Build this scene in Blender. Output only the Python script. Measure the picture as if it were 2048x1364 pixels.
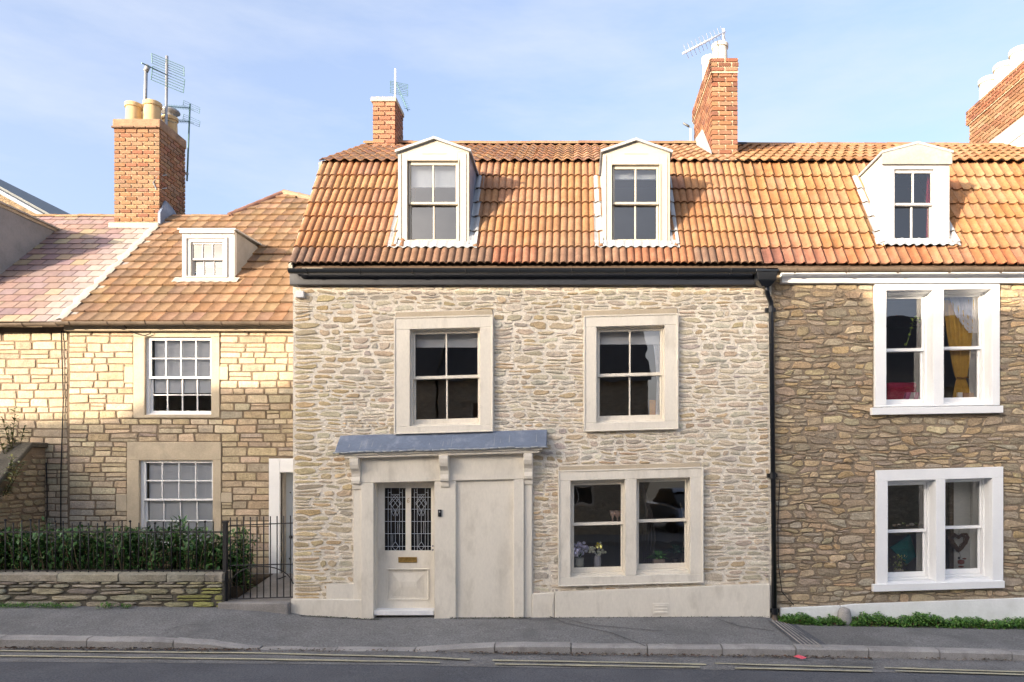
import bpy, math, random
from mathutils import Vector, Matrix, noise

# ------------------------------------------------------------------ clear
for o in list(bpy.data.objects):
    bpy.data.objects.remove(o)
sc = bpy.context.scene
COL = sc.collection
RN = random.Random(11)

# ------------------------------------------------------------------ camera
# photograph 2048x1364; F focal length in pixels, (CX,CY) vanishing point, H eye height
F, CX, CY, H = 1440.0, 1148.0, 930.0, 2.2
cd = bpy.data.cameras.new('camera')
cam = bpy.data.objects.new('camera', cd)
COL.objects.link(cam)
cam.location = (0, 0, H)
cam.rotation_euler = (math.radians(90), 0, 0)
cd.sensor_width = 36
cd.lens = 36 * F / 2048
cd.shift_x = (1024 - CX) / 2048
cd.shift_y = (CY - 682) / 2048
cd.clip_end = 2000
sc.camera = cam

# ------------------------------------------------------------------ sky, sun, exposure
SUN_DIR = Vector((1.0, 1.0, -0.26)).normalized()          # way the light travels
ELEV = math.asin(-SUN_DIR.z)
AZ = math.atan2(-SUN_DIR.x, -SUN_DIR.y)                   # compass angle of the sun from +Y
w = bpy.data.worlds.new('World')
sc.world = w
w.use_nodes = True
nt = w.node_tree
nt.nodes.clear()
sky = nt.nodes.new('ShaderNodeTexSky')
sky.sky_type = 'NISHITA'
sky.sun_disc = False
sky.sun_elevation = ELEV
sky.sun_rotation = AZ
sky.altitude = 100
sky.air_density = 0.55
sky.dust_density = 7.0
sky.ozone_density = 1.15
bg = nt.nodes.new('ShaderNodeBackground')
bg.inputs['Strength'].default_value = 0.15
wo = nt.nodes.new('ShaderNodeOutputWorld')
# thin milky veil of high cloud over the whole sky
tcw = nt.nodes.new('ShaderNodeTexCoord')
mpw = nt.nodes.new('ShaderNodeMapping'); mpw.inputs['Scale'].default_value = (1.0, 1.6, 4.5); mpw.inputs['Rotation'].default_value = (0.1, 0.25, 0.4)
nzw = nt.nodes.new('ShaderNodeTexNoise'); nzw.inputs['Scale'].default_value = 2.2; nzw.inputs['Detail'].default_value = 7; nzw.inputs['Roughness'].default_value = 0.62
mrw = nt.nodes.new('ShaderNodeMapRange'); mrw.inputs[1].default_value = .38; mrw.inputs[2].default_value = .75; mrw.inputs[3].default_value = .22; mrw.inputs[4].default_value = .68
mxw = nt.nodes.new('ShaderNodeMix'); mxw.data_type = 'RGBA'; mxw.inputs['B'].default_value = (1.24, 1.32, 1.50, 1)
nt.links.new(tcw.outputs['Generated'], mpw.inputs[0]); nt.links.new(mpw.outputs[0], nzw.inputs['Vector'])
nt.links.new(nzw.outputs[0], mrw.inputs[0]); nt.links.new(mrw.outputs[0], mxw.inputs['Factor'])
nt.links.new(sky.outputs[0], mxw.inputs['A']); nt.links.new(mxw.outputs['Result'], bg.inputs[0])
nt.links.new(bg.outputs[0], wo.inputs[0])
sl = bpy.data.lights.new('sun', 'SUN')
sl.energy = 2.25
sl.angle = math.radians(0.5)
sl.color = (1.0, 0.83, 0.63)
sun = bpy.data.objects.new('sun', sl)
COL.objects.link(sun)
sun.location = (-20, -20, 30)
sun.rotation_euler = SUN_DIR.to_track_quat('-Z', 'Y').to_euler()
sc.view_settings.view_transform = 'Standard'
sc.view_settings.look = 'None'
sc.view_settings.gamma = 1
sc.view_settings.exposure = 2.27
sc.render.engine = 'CYCLES'


# ------------------------------------------------------------------ helpers
def X(px, D): return (px - CX) * D / F
def Z(py, D): return H + (CY - py) * D / F

WM = {}
I4 = Matrix.Identity(4)

def place(o, parent=None, M=None):
    COL.objects.link(o)
    M = M or I4
    if parent is not None:
        o.parent = parent
        o.matrix_parent_inverse = WM[parent.name].inverted()
    o.matrix_basis = M
    WM[o.name] = M
    return o

def thing(name, loc, label, cat, group=None):
    o = bpy.data.objects.new(name, None)
    o.empty_display_size = 0.2
    place(o, None, Matrix.Translation(loc))
    return tag(o, label, cat, group)

def tag(o, label=None, cat=None, group=None, kind=None):
    if label: o['label'] = label
    if cat: o['category'] = cat
    if group: o['group'] = group
    if kind: o['kind'] = kind
    return o

def inst(name, me, parent, M, color=None):
    o = bpy.data.objects.new(name, me)
    place(o, parent, M)
    if color: o.color = (*color[:3], 1)
    return o

class MB:
    def __init__(s, xf=None):
        s.v, s.f, s.c, s.xf = [], [], [], xf
    def add(s, vs, fs, c=(1, 1, 1)):
        n = len(s.v)
        if s.xf: vs = [s.xf(*p) for p in vs]
        s.v += [tuple(p) for p in vs]
        s.c += [c] * len(vs)
        s.f += [tuple(i + n for i in f) for f in fs]
        return s
    def box(s, x0, x1, y0, y1, z0, z1, c=(1, 1, 1)):
        if x0 > x1: x0, x1 = x1, x0
        if y0 > y1: y0, y1 = y1, y0
        if z0 > z1: z0, z1 = z1, z0
        return s.add([(x0, y0, z0), (x1, y0, z0), (x1, y1, z0), (x0, y1, z0), (x0, y0, z1), (x1, y0, z1), (x1, y1, z1), (x0, y1, z1)],
                     [(0, 3, 2, 1), (4, 5, 6, 7), (0, 1, 5, 4), (1, 2, 6, 5), (2, 3, 7, 6), (3, 0, 4, 7)], c)
    def ring(s, x0, x1, z0, z1, wl, wr, wb, wt, y0, y1, c=(1, 1, 1)):
        s.box(x0, x0 + wl, y0, y1, z0, z1, c)
        s.box(x1 - wr, x1, y0, y1, z0, z1, c)
        if wb: s.box(x0 + wl, x1 - wr, y0, y1, z0, z0 + wb, c)
        if wt: s.box(x0 + wl, x1 - wr, y0, y1, z1 - wt, z1, c)
        return s
    def prism(s, poly, axis, a, b, c=(1, 1, 1)):
        # poly: 2-D outline; axis 'y' -> (x,z) extruded along y, 'x' -> (y,z) along x, 'z' -> (x,y) along z
        n = len(poly)
        mk = {'y': lambda p, t: (p[0], t, p[1]), 'x': lambda p, t: (t, p[0], p[1]), 'z': lambda p, t: (p[0], p[1], t)}[axis]
        vs = [mk(p, a) for p in poly] + [mk(p, b) for p in poly]
        area = sum(poly[i][0] * poly[(i + 1) % n][1] - poly[(i + 1) % n][0] * poly[i][1] for i in range(n))
        flip = (area > 0) == (axis in 'xz')
        if a > b: flip = not flip
        fs = [tuple(range(n)), tuple(range(2 * n - 1, n - 1, -1))] + [(i, i + n, (i + 1) % n + n, (i + 1) % n) for i in range(n)]
        if flip: fs = [f[::-1] for f in fs]
        return s.add(vs, fs, c)
    def tube(s, pts, r, n=8, c=(1, 1, 1), caps=True):
        pts = [Vector(p) for p in pts]
        rs = r if isinstance(r, (list, tuple)) else [r] * len(pts)
        vs, fs = [], []
        for i, p in enumerate(pts):
            d = (pts[min(i + 1, len(pts) - 1)] - pts[max(i - 1, 0)]).normalized()
            up = Vector((0, 0, 1)) if abs(d.z) < 0.9 else Vector((1, 0, 0))
            a = d.cross(up).normalized(); b = d.cross(a).normalized()
            vs += [p + (a * math.cos(t) + b * math.sin(t)) * rs[i] for t in [2 * math.pi * k / n for k in range(n)]]
        for i in range(len(pts) - 1):
            for k in range(n):
                fs.append((i * n + k, i * n + (k + 1) % n, (i + 1) * n + (k + 1) % n, (i + 1) * n + k))
        if caps:
            fs.append(tuple(range(n))[::-1]); fs.append(tuple(range((len(pts) - 1) * n, len(pts) * n)))
        return s.add(vs, fs, c)
    def lathe(s, x, y, prof, n=16, c=(1, 1, 1)):
        vs, fs = [], []
        for r, z in prof:
            vs += [(x + r * math.cos(2 * math.pi * k / n), y + r * math.sin(2 * math.pi * k / n), z) for k in range(n)]
        for i in range(len(prof) - 1):
            for k in range(n):
                fs.append((i * n + k, i * n + (k + 1) % n, (i + 1) * n + (k + 1) % n, (i + 1) * n + k))
        return s.add(vs, fs, c)
    def ball(s, p, r, c=(1, 1, 1), sq=(1, 1, 1)):
        t = (1 + 5 ** .5) / 2
        vs = [(-1, t, 0), (1, t, 0), (-1, -t, 0), (1, -t, 0), (0, -1, t), (0, 1, t), (0, -1, -t), (0, 1, -t), (t, 0, -1), (t, 0, 1), (-t, 0, -1), (-t, 0, 1)]
        q = r / 1.9
        vs = [(p[0] + a * q * sq[0], p[1] + b * q * sq[1], p[2] + d * q * sq[2]) for a, b, d in vs]
        fs = [(0, 11, 5), (0, 5, 1), (0, 1, 7), (0, 7, 10), (0, 10, 11), (1, 5, 9), (5, 11, 4), (11, 10, 2), (10, 7, 6), (7, 1, 8),
              (3, 9, 4), (3, 4, 2), (3, 2, 6), (3, 6, 8), (3, 8, 9), (4, 9, 5), (2, 4, 11), (6, 2, 10), (8, 6, 7), (9, 8, 1)]
        return s.add(vs, fs, c)
    def leaf(s, p, d, L, W, c=(1, 1, 1), fold=0.25, droop=0.15):
        d = Vector(d).normalized()
        up = Vector((0, 0, 1)) if abs(d.z) < 0.93 else Vector((0.6, 0.8, 0))
        a = d.cross(up).normalized(); nrm = a.cross(d)
        p = Vector(p)
        m = p + d * L * .45
        e = p + d * L - Vector((0, 0, droop * L))
        vs = [p, m + a * W * .5 + nrm * W * fold, m, m - a * W * .5 + nrm * W * fold, e]
        return s.add(vs, [(0, 1, 2), (0, 2, 3), (1, 4, 2), (2, 4, 3)], c)
    def mesh(s, name, smooth=False):
        me = bpy.data.meshes.new(name)
        me.from_pydata(s.v, [], s.f)
        a = me.color_attributes.new('Col', 'FLOAT_COLOR', 'POINT')
        flat = []
        for c in s.c: flat += [c[0], c[1], c[2], 1.0]
        a.data.foreach_set('color', flat)
        if smooth: me.polygons.foreach_set('use_smooth', [True] * len(me.polygons))
        return me
    def build(s, name, mat, parent=None, smooth=False, bevel=0, M=None, auto=None):
        me = s.mesh(name, smooth)
        me.materials.append(mat)
        o = bpy.data.objects.new(name, me)
        place(o, parent, M)
        if bevel:
            b = o.modifiers.new('bevel', 'BEVEL')
            b.width = bevel; b.segments = 2; b.limit_method = 'ANGLE'; b.angle_limit = math.radians(40)
        if auto:
            me.polygons.foreach_set('use_smooth', [True] * len(me.polygons))
            me.set_sharp_from_angle(angle=math.radians(auto))
        return o

def jit(c, a, r=RN, h=0.0):
    k = 1 + r.uniform(-a, a)
    return tuple(max(0.005, min(1, v * k * (1 + r.uniform(-h, h)))) for v in c)

def lerp(a, b, t): return a + (b - a) * t

def interp(tab, x):
    if x <= tab[0][0]: return tab[0][1]
    for (a, b), (c, d) in zip(tab, tab[1:]):
        if x <= c: return lerp(b, d, (x - a) / (c - a))
    return tab[-1][1]


# ------------------------------------------------------------------ materials
def material(name, base, rough=.8, var=.18, vs=2.0, fine=.12, fs=40, bump=.3, bs=60, attr=False, metal=0.0, spec=.3, dist=.01,
             tint=None, tamt=.0, ts=1.2, coat=0, trans=0, stretch=(1, 1, 1)):
    m = bpy.data.materials.new(name)
    m.use_nodes = True
    t = m.node_tree; N = t.nodes; L = t.links
    b = N['Principled BSDF']
    b.inputs['Roughness'].default_value = rough
    b.inputs['Metallic'].default_value = metal
    b.inputs['Specular IOR Level'].default_value = spec
    if coat: b.inputs['Coat Weight'].default_value = coat
    if trans:
        b.inputs['Transmission Weight'].default_value = 0
    tc = N.new('ShaderNodeTexCoord')
    oi = N.new('ShaderNodeObjectInfo')
    ml = N.new('ShaderNodeMath'); ml.operation = 'MULTIPLY'; ml.inputs[1].default_value = 37.0
    L.new(oi.outputs['Random'], ml.inputs[0])
    mp = N.new('ShaderNodeMapping'); mp.inputs['Scale'].default_value = stretch
    L.new(tc.outputs['Object'], mp.inputs[0])
    ad = N.new('ShaderNodeVectorMath'); ad.operation = 'ADD'
    L.new(mp.outputs[0], ad.inputs[0])
    L.new(ml.outputs[0], ad.inputs[1])
    def nz(scale, det=4, ro=.6):
        n = N.new('ShaderNodeTexNoise')
        n.inputs['Scale'].default_value = scale; n.inputs['Detail'].default_value = det; n.inputs['Roughness'].default_value = ro
        L.new(ad.outputs[0], n.inputs['Vector'])
        return n.outputs[0]
    def rng(s, lo, hi):
        r = N.new('ShaderNodeMapRange')
        r.inputs[1].default_value = .25; r.inputs[2].default_value = .75
        r.inputs[3].default_value = lo; r.inputs[4].default_value = hi
        L.new(s, r.inputs[0]); return r.outputs[0]
    def mulv(c, s):
        v = N.new('ShaderNodeVectorMath'); v.operation = 'SCALE'
        L.new(c, v.inputs[0]); L.new(s, v.inputs['Scale']); return v.outputs[0]
    def mulc(a, c):
        v = N.new('ShaderNodeVectorMath'); v.operation = 'MULTIPLY'
        L.new(a, v.inputs[0]); L.new(c, v.inputs[1]); return v.outputs[0]
    rgb = N.new('ShaderNodeRGB'); rgb.outputs[0].default_value = (*base, 1)
    c = rgb.outputs[0]
    if attr:
        at = N.new('ShaderNodeAttribute'); at.attribute_name = 'Col'
        c = mulc(c, at.outputs['Color'])
        c = mulc(c, oi.outputs['Color'])
    if var: c = mulv(c, rng(nz(vs, 5), 1 - var, 1 + var))
    if fine: c = mulv(c, rng(nz(fs, 3), 1 - fine, 1 + fine))
    if tint:
        mx = N.new('ShaderNodeMix'); mx.data_type = 'RGBA'
        mx.inputs['B'].default_value = (*tint, 1)
        r = N.new('ShaderNodeMapRange')
        r.inputs[1].default_value = .52; r.inputs[2].default_value = .72; r.inputs[3].default_value = 0; r.inputs[4].default_value = tamt
        L.new(nz(ts, 6, .65), r.inputs[0]); L.new(r.outputs[0], mx.inputs['Factor'])
        L.new(c, mx.inputs['A']); c = mx.outputs['Result']
    L.new(c, b.inputs['Base Color'])
    if bump:
        bp = N.new('ShaderNodeBump'); bp.inputs['Strength'].default_value = bump; bp.inputs['Distance'].default_value = dist
        L.new(nz(bs, 5), bp.inputs['Height']); L.new(bp.outputs[0], b.inputs['Normal'])
    return m

def glass_material(name, refl=.13, tintc=(.85, .9, .9), wav=.02):
    m = bpy.data.materials.new(name)
    m.use_nodes = True
    t = m.node_tree; N = t.nodes; L = t.links
    N.clear()
    out = N.new('ShaderNodeOutputMaterial')
    tr = N.new('ShaderNodeBsdfTransparent'); tr.inputs[0].default_value = (*tintc, 1)
    gl = N.new('ShaderNodeBsdfGlossy'); gl.inputs['Roughness'].default_value = 0.0
    fr = N.new('ShaderNodeFresnel'); fr.inputs[0].default_value = 1.5
    ma = N.new('ShaderNodeMath'); ma.operation = 'ADD'; ma.inputs[1].default_value = refl; ma.use_clamp = True
    L.new(fr.outputs[0], ma.inputs[0])
    mx = N.new('ShaderNodeMixShader')
    L.new(ma.outputs[0], mx.inputs[0]); L.new(tr.outputs[0], mx.inputs[1]); L.new(gl.outputs[0], mx.inputs[2])
    tc = N.new('ShaderNodeTexCoord'); nz = N.new('ShaderNodeTexNoise'); nz.inputs['Scale'].default_value = 3.5; nz.inputs['Detail'].default_value = 1
    L.new(tc.outputs['Object'], nz.inputs[0])
    bp = N.new('ShaderNodeBump'); bp.inputs['Strength'].default_value = wav; bp.inputs['Distance'].default_value = .05
    L.new(nz.outputs[0], bp.inputs['Height']); L.new(bp.outputs[0], gl.inputs['Normal'])
    L.new(mx.outputs[0], out.inputs[0])
    return m

MT = {}
MT['stone'] = material('stone', (1, 1, 1), .9, .2, 9, .22, 45, .9, 32, attr=True, dist=.016)
MT['mortar_cream'] = material('mortar cream', (.74, .68, .585), .95, .14, 2.5, .16, 45, 1.0, 28, dist=.02)
MT['mortar_brown'] = material('mortar brown', (.255, .205, .15), .95, .3, 2.5, .25, 40, .7, 60, dist=.01)
MT['mortar_grey'] = material('mortar grey', (.20, .155, .11), .95, .25, 2, .2, 50, .5, 60, dist=.008)
MT['cream'] = material('cream paint', (.74, .69, .60), .6, .07, 1.5, .05, 25, .3, 14, dist=.006, tint=(.43, .39, .32), tamt=.45, ts=2.6, stretch=(1.6, 1.6, .7))
MT['white'] = material('white paint', (.80, .81, .82), .45, .05, 2, .02, 40, .08, 30, dist=.003)
MT['whitewash'] = material('white wash', (.78, .79, .79), .7, .06, 3, .05, 40, .3, 14, dist=.008, tint=(.5, .5, .46), tamt=.35, ts=2.5)
MT['bathstone'] = material('dressed stone', (.47, .40, .30), .85, .14, 3, .1, 50, .3, 40, dist=.005, tint=(.30, .26, .2), tamt=.6, ts=2)
MT['tile'] = material('clay tile', (.50, .48, .50), .88, .24, 6, .22, 45, .5, 50, attr=True, dist=.006, tint=(.20, .15, .11), tamt=.5, ts=6)
MT['slate'] = material('pink slate', (.60, .60, .62), .7, .15, 8, .12, 60, .3, 60, attr=True, dist=.003)
MT['brick'] = material('brick', (.45, .51, .60), .9, .22, 14, .2, 80, .5, 90, attr=True, dist=.004)
MT['brick_mortar'] = material('brick mortar', (.52, .42, .30), .95, .15, 4, .15, 60, .4, 60)
MT['pink_mortar'] = material('grey mortar', (.40, .27, .2), .95, .15, 4, .15, 60, .4, 60)
MT['cement'] = material('cement', (.36, .335, .30), .9, .2, 4, .15, 50, .5, 30, dist=.01)
MT['lead'] = material('lead', (.15, .185, .255), .55, .15, 4, .1, 30, .2, 25, metal=.0, spec=.4, tint=(.42, .46, .54), tamt=.5, ts=5, dist=.006)
MT['lead_pale'] = material('pale lead', (.33, .35, .37), .5, .12, 5, .1, 30, .25, 20, dist=.006, tint=(.28, .31, .36), tamt=.6, ts=4)
MT['render_grey'] = material('grey render', (.235, .235, .24), .9, .2, 3, .1, 30, .3, 20, tint=(.25, .24, .23), tamt=.6, ts=3)
MT['render_pale'] = material('pale render', (.52, .49, .44), .85, .12, 3, .08, 30, .25, 20, tint=(.45, .41, .36), tamt=.5, ts=3)
MT['black'] = material('black gloss paint', (.008, .010, .014), .3, .1, 4, 0, 30, .08, 20, spec=.5)
MT['fascia_black'] = material('black board', (.009, .012, .021), .45, .15, 4, .1, 30, .15, 20, spec=.5)
MT['iron'] = material('black iron', (.018, .018, .02), .55, .2, 6, .2, 60, .3, 60, spec=.4)
MT['old_gutter'] = material('weathered gutter', (.13, .10, .075), .6, .35, 4, .2, 30, .2, 30)
MT['glass'] = glass_material('glass', .14, (1, 1, 1))
MT['glass_clear'] = glass_material('clear glass', .03, (1, 1, 1))
MT['glass_sky'] = glass_material('dormer glass', .10, (.9, .93, .95))
MT['dark_glass'] = material('dark leaded glass', (.008, .009, .012), .08, 0, 1, 0, 1, .15, 9, spec=.6)
MT['came'] = material('lead came', (.45, .48, .52), .45, .1, 5, 0, 30, 0, 30, metal=.3)
MT['brass'] = material('brass', (.42, .27, .09), .4, .3, 30, .1, 80, .1, 60, metal=.8)
MT['galv'] = material('galvanised steel', (.30, .31, .33), .45, .1, 4, .05, 40, 0, 30, metal=.4)
MT['aerial'] = material('aerial alloy', (.10, .19, .20), .5, .1, 5, 0, 30, 0, 30, metal=.2)
MT['pot'] = material('buff chimney pot', (.48, .355, .20), .8, .12, 5, .06, 40, .15, 40, tint=(.3, .24, .17), tamt=.4, ts=4)
MT['pot_white'] = material('whitewashed pot', (.62, .585, .52), .8, .1, 5, .06, 40, .15, 40, tint=(.45, .38, .3), tamt=.35, ts=4)
MT['asphalt'] = material('road asphalt', (.115, .118, .128), .9, .22, .9, .5, 55, 1.0, 70, dist=.01, tint=(.17, .17, .175), tamt=.35, ts=1.1)
MT['asphalt_old'] = material('old asphalt edge', (.20, .195, .19), .92, .3, 1.6, .5, 50, 1.0, 60, dist=.012, tint=(.07, .07, .07), tamt=.5, ts=2.2)
MT['pavement'] = material('pavement asphalt', (.205, .203, .20), .92, .22, 1.1, .5, 48, 1.0, 60, dist=.010, tint=(.12, .12, .12), tamt=.65, ts=1.3)
MT['crack'] = material('tar seam', (.085, .085, .087), .9, .2, 5, .2, 60, .3, 60)
MT['kerb'] = material('kerb concrete', (.34, .325, .31), .92, .22, 2.5, .22, 90, .6, 80, dist=.006, tint=(.15, .14, .13), tamt=.6, ts=4)
MT['yellow'] = material('worn road paint', (.50, .46, .32), .85, .25, 5, .3, 90, .4, 120, dist=.004, tint=(.2, .19, .17), tamt=.95, ts=5)
MT['earth'] = material('earth', (.06, .045, .03), .95, .3, 3, .3, 40, .6, 40)
MT['ground'] = material('ground', (.10, .10, .085), .95, .3, .3, .2, 20, .4, 20)
MT['path'] = material('path stone', (.27, .255, .24), .9, .25, 3, .2, 60, .5, 50)
MT['leaf'] = material('leaf', (1, 1, 1), .35, .15, 12, 0, 30, 0, 30, attr=True, spec=.45)
MT['weed'] = material('weed leaf', (1, 1, 1), .6, .15, 12, 0, 30, 0, 30, attr=True)
MT['stem'] = material('stem', (.09, .07, .04), .85, .2, 10, 0, 30, .3, 40)
MT['moss'] = material('moss', (1, 1, 1), .95, .3, 12, .3, 60, .6, 60, attr=True)
MT['inner'] = material('inner plaster', (.34, .31, .27), .9, .06, 2, 0, 20, 0, 30)
MT['inner_white'] = material('inner white panel', (.70, .70, .66), .8, .05, 2, 0, 20, 0, 30)
MT['floorboard'] = material('inner floor', (.16, .10, .06), .7, .2, 2, .1, 30, 0, 30)
MT['blind'] = material('white blind', (.88, .89, .90), .8, .04, 2, 0, 30, .1, 60)
MT['blind_blue'] = material('pale blue blind', (.36, .41, .46), .8, .04, 2, 0, 30, .1, 60)
MT['fabric'] = material('fabric', (1, 1, 1), .9, .15, 8, .1, 90, .2, 120, attr=True)
MT['ceramic'] = material('ceramic', (1, 1, 1), .3, .05, 5, 0, 30, 0, 30, attr=True, spec=.5)
MT['plastic'] = material('grey white plastic', (.72, .73, .75), .5, .05, 4, 0, 30, 0, 30)
MT['deck'] = material('roof underlay', (.10, .07, .05), .95, .2, 3, 0, 30, 0, 30)
MT['opp_roof'] = material('dark roof tile', (.075, .07, .068), .8, .3, 6, .2, 40, .6, 8, dist=.04, stretch=(1, 1, 1))
MT['opp_wall'] = material('rubble wall across street', (.42, .35, .25), .95, .75, 6, .5, 16, 1.0, 7, dist=.05, stretch=(1, 1, 2.6))
MT['litter'] = material('litter', (1, 1, 1), .85, .2, 20, 0, 30, 0, 30, attr=True)


# ------------------------------------------------------------------ ground profiles (world X -> Z)
def prof(pts, D): return [(X(a, D), Z(b, D)) for a, b in pts]
WALLZ = prof([(-900, 1185), (0, 1208), (440, 1211), (560, 1219), (600, 1229), (745, 1237), (900, 1235), (1540, 1232), (1570, 1241), (2048, 1250), (2700, 1262)], 10.45)
KERBZ = prof([(-900, 1256), (0, 1269), (350, 1274), (430, 1279), (520, 1291), (830, 1294), (930, 1287), (1020, 1284), (1540, 1288), (2048, 1299), (2700, 1310)], 9.2)
ROADZ = prof([(-900, 1284), (0, 1297), (500, 1301), (830, 1304), (1020, 1308), (1540, 1314), (2048, 1323), (2700, 1334)], 9.05)
KERB_F, KERB_B = 9.05, 9.19
def pave_z(x, y): return lerp(interp(KERBZ, x), interp(WALLZ, x), (y - KERB_B) / (10.45 - KERB_B))
def road_z(x, y): return interp(ROADZ, x) + min(.05, max(0, (KERB_F - y)) * .018)

def sheet(name, xs, ys, zf, mat, parent=None, thick=.0):
    mb = MB()
    vs = [(x, y, zf(x, y)) for y in ys for x in xs]
    n = len(xs)
    fs = [(j * n + i, j * n + i + 1, (j + 1) * n + i + 1, (j + 1) * n + i) for j in range(len(ys) - 1) for i in range(n - 1)]
    mb.add(vs, fs)
    return mb.build(name, mat, parent, smooth=True)

def frange(a, b, s):
    n = max(1, round((b - a) / s)); return [a + (b - a) * i / n for i in range(n + 1)]

g = sheet('ground', frange(-400, 400, 100), frange(-300, 500, 100), lambda x, y: -.6, MT['ground'])
tag(g, kind='structure')
XS = [-60, -40, -25] + frange(-15, 12, .3) + [25, 40, 60]
road = sheet('road', XS, frange(.4, 8.42, .6), road_z, MT['asphalt'])
tag(road, kind='structure')
ro2 = sheet('road_edge', XS, frange(8.40, 9.12, .1), lambda x, y: road_z(x, y) + .004 + .012 * noise.noise(Vector((x * 1.5, y * 5, 3))) * (1 if y > 8.55 else 0), MT['asphalt_old'])
tag(ro2, kind='structure')
pav = sheet('pavement', XS, frange(KERB_B - .02, 10.62, .12), lambda x, y: pave_z(x, y) + .006 * noise.noise(Vector((x * .9, y * 2, 1))), MT['pavement'])
tag(pav, kind='structure')
pv2 = MB().box(-60, 60, -2.2, .42, -.5, -.02).build('far_pavement', MT['pavement']); tag(pv2, kind='structure')
# kerb stones
kerb = MB().box(-60, 60, KERB_F + .05, KERB_B - .01, -.7, -.32).build('kerb', MT['kerb']); tag(kerb, kind='structure')
kj = [-330, -160, 3, 178, 350, 520, 672, 830, 990, 1142, 1294, 1443, 1590, 1735, 1876, 2020, 2170, 2320]
kx = [X(p, 9.1) for p in kj]
for a, b in zip(kx, kx[1:]):
    mb = MB()
    n = 5
    vs = []
    for i in range(n + 1):
        x = lerp(a + .006, b - .006, i / n)
        zt = interp(KERBZ, x) + RN.uniform(-.004, .004); zb = interp(ROADZ, x) - .1
        if i == 0: off = RN.uniform(-.006, .006)
        zt += off
        vs += [(x, KERB_F + .012, zb), (x, KERB_F + RN.uniform(0, .006), zt - .03), (x, KERB_F + .03, zt - .004), (x, KERB_B, zt + .003), (x, KERB_B, zb)]
    fs = [(i * 5 + k, (i + 1) * 5 + k, (i + 1) * 5 + k + 1, i * 5 + k + 1) for i in range(n) for k in range(4)]
    fs = [f[::-1] for f in fs] + [(0, 4, 3, 2, 1)[::-1], tuple(n * 5 + k for k in range(5))[::-1]]
    mb.add(vs, [f[::-1] for f in fs])
    mb.build('kerb_stone', MT['kerb'], kerb, auto=35)
for a, b in ((-60, kx[0]), (kx[-1], 60)):
    mb = MB(); z0 = interp(KERBZ, (kx[0] if a < 0 else kx[-1]))
    mb.box(a, b, KERB_F, KERB_B, z0 - .4, z0).build('kerb_run', MT['kerb'], kerb)

# worn double yellow lines, broken where the photograph shows them broken
def strip(name, pts, wd, mat, parent, zf, lift=.006, wob=.01, seed=0):
    mb = MB(); vs = []
    pts2 = []
    for (x0, y0), (x1, y1) in zip(pts, pts[1:]):
        n = max(1, int(math.hypot(x1 - x0, y1 - y0) / .12))
        pts2 += [(lerp(x0, x1, i / n), lerp(y0, y1, i / n)) for i in range(n)]
    pts2.append(pts[-1])
    for i, (x, y) in enumerate(pts2):
        q = pts2[min(i + 1, len(pts2) - 1)]; p = pts2[max(0, i - 1)]
        d = Vector((q[0] - p[0], q[1] - p[1], 0)).normalized(); s = Vector((-d.y, d.x, 0))
        o = wob * noise.noise(Vector((x * 2, y, seed)))
        ww = wd * (1 + .5 * noise.noise(Vector((x * 5, y, seed + 9))))
        for sg in (-1, 1):
            px_, py_ = x + s.x * (o + sg * ww / 2), y + s.y * (o + sg * ww / 2)
            vs.append((px_, py_, zf(px_, py_) + lift))
    fs = [(2 * i, 2 * i + 2, 2 * i + 3, 2 * i + 1)[::-1] for i in range(len(pts2) - 1)]
    mb.add(vs, fs)
    return mb.build(name, mat, parent)
def rp(px, py, z=-.16):
    D = F * (H - z) / (py - CY); return (X(px, D), D)
rz4 = lambda x, y: road_z(x, y) + .014
for s, segs in enumerate([[(-300, 1303), (0, 1308), (500, 1311), (880, 1319), (940, 1321)], [(-300, 1314), (0, 1319), (500, 1324), (880, 1329)],
                          [(985, 1322), (1200, 1324), (1412, 1328)], [(990, 1330), (1200, 1332), (1400, 1334)],
                          [(1430, 1325), (1600, 1329), (1745, 1331)], [(1470, 1335), (1600, 1337), (1745, 1339)],
                          [(1770, 1331), (2048, 1336), (2300, 1340)], [(1790, 1337), (2048, 1342), (2300, 1346)]]):
    strip('painted_line', [rp(a, b, -.13 - .03 * a / 1000) for a, b in segs], .055, MT['yellow'], road, rz4, .004, .012, s)
# tar seams and the grooved rainwater channel in the pavement
def pp(px, py, z=-.02):
    D = F * (H - z) / (py - CY); return (X(px, D), D)
for s, seg in enumerate([[(1100, 1236), (1130, 1247), (1220, 1262), (1290, 1283)], [(1118, 1238), (1180, 1250), (1325, 1260)], [(1430, 1240), (1480, 1252), (1550, 1259)],
                         [(330, 1271), (370, 1263), (400, 1262)], [(1000, 1231), (1060, 1241), (1110, 1240)]]):
    strip('tar_seam', [pp(*q) for q in seg], .015 if s != 3 else .010, MT['crack'], pav, pave_z, .012, .02, s)
mb = MB()
for i in range(5):
    a = pp(1544 + i * 8, 1244); b = pp(1622 + i * 9, 1291)
    a = Vector((*a, pave_z(*a) + .012)); b = Vector((b[0], max(b[1], KERB_F + .02), 0)); b.z = pave_z(b.x, b.y) + .010
    mb.tube([a, (a + b) / 2, b], .008, 5)
mb.build('drain_groove', MT['kerb'], pav)
mb = MB()
q = [pp(1536, 1243), pp(1590, 1243), pp(1672, 1290), pp(1612, 1291)]
q = [(a, max(b, KERB_B), pave_z(a, max(b, KERB_B)) + .008) for a, b in q]
mb.add(q, [(0, 3, 2, 1)]); mb.build('drain_tile', MT['asphalt'], pav)


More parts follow.
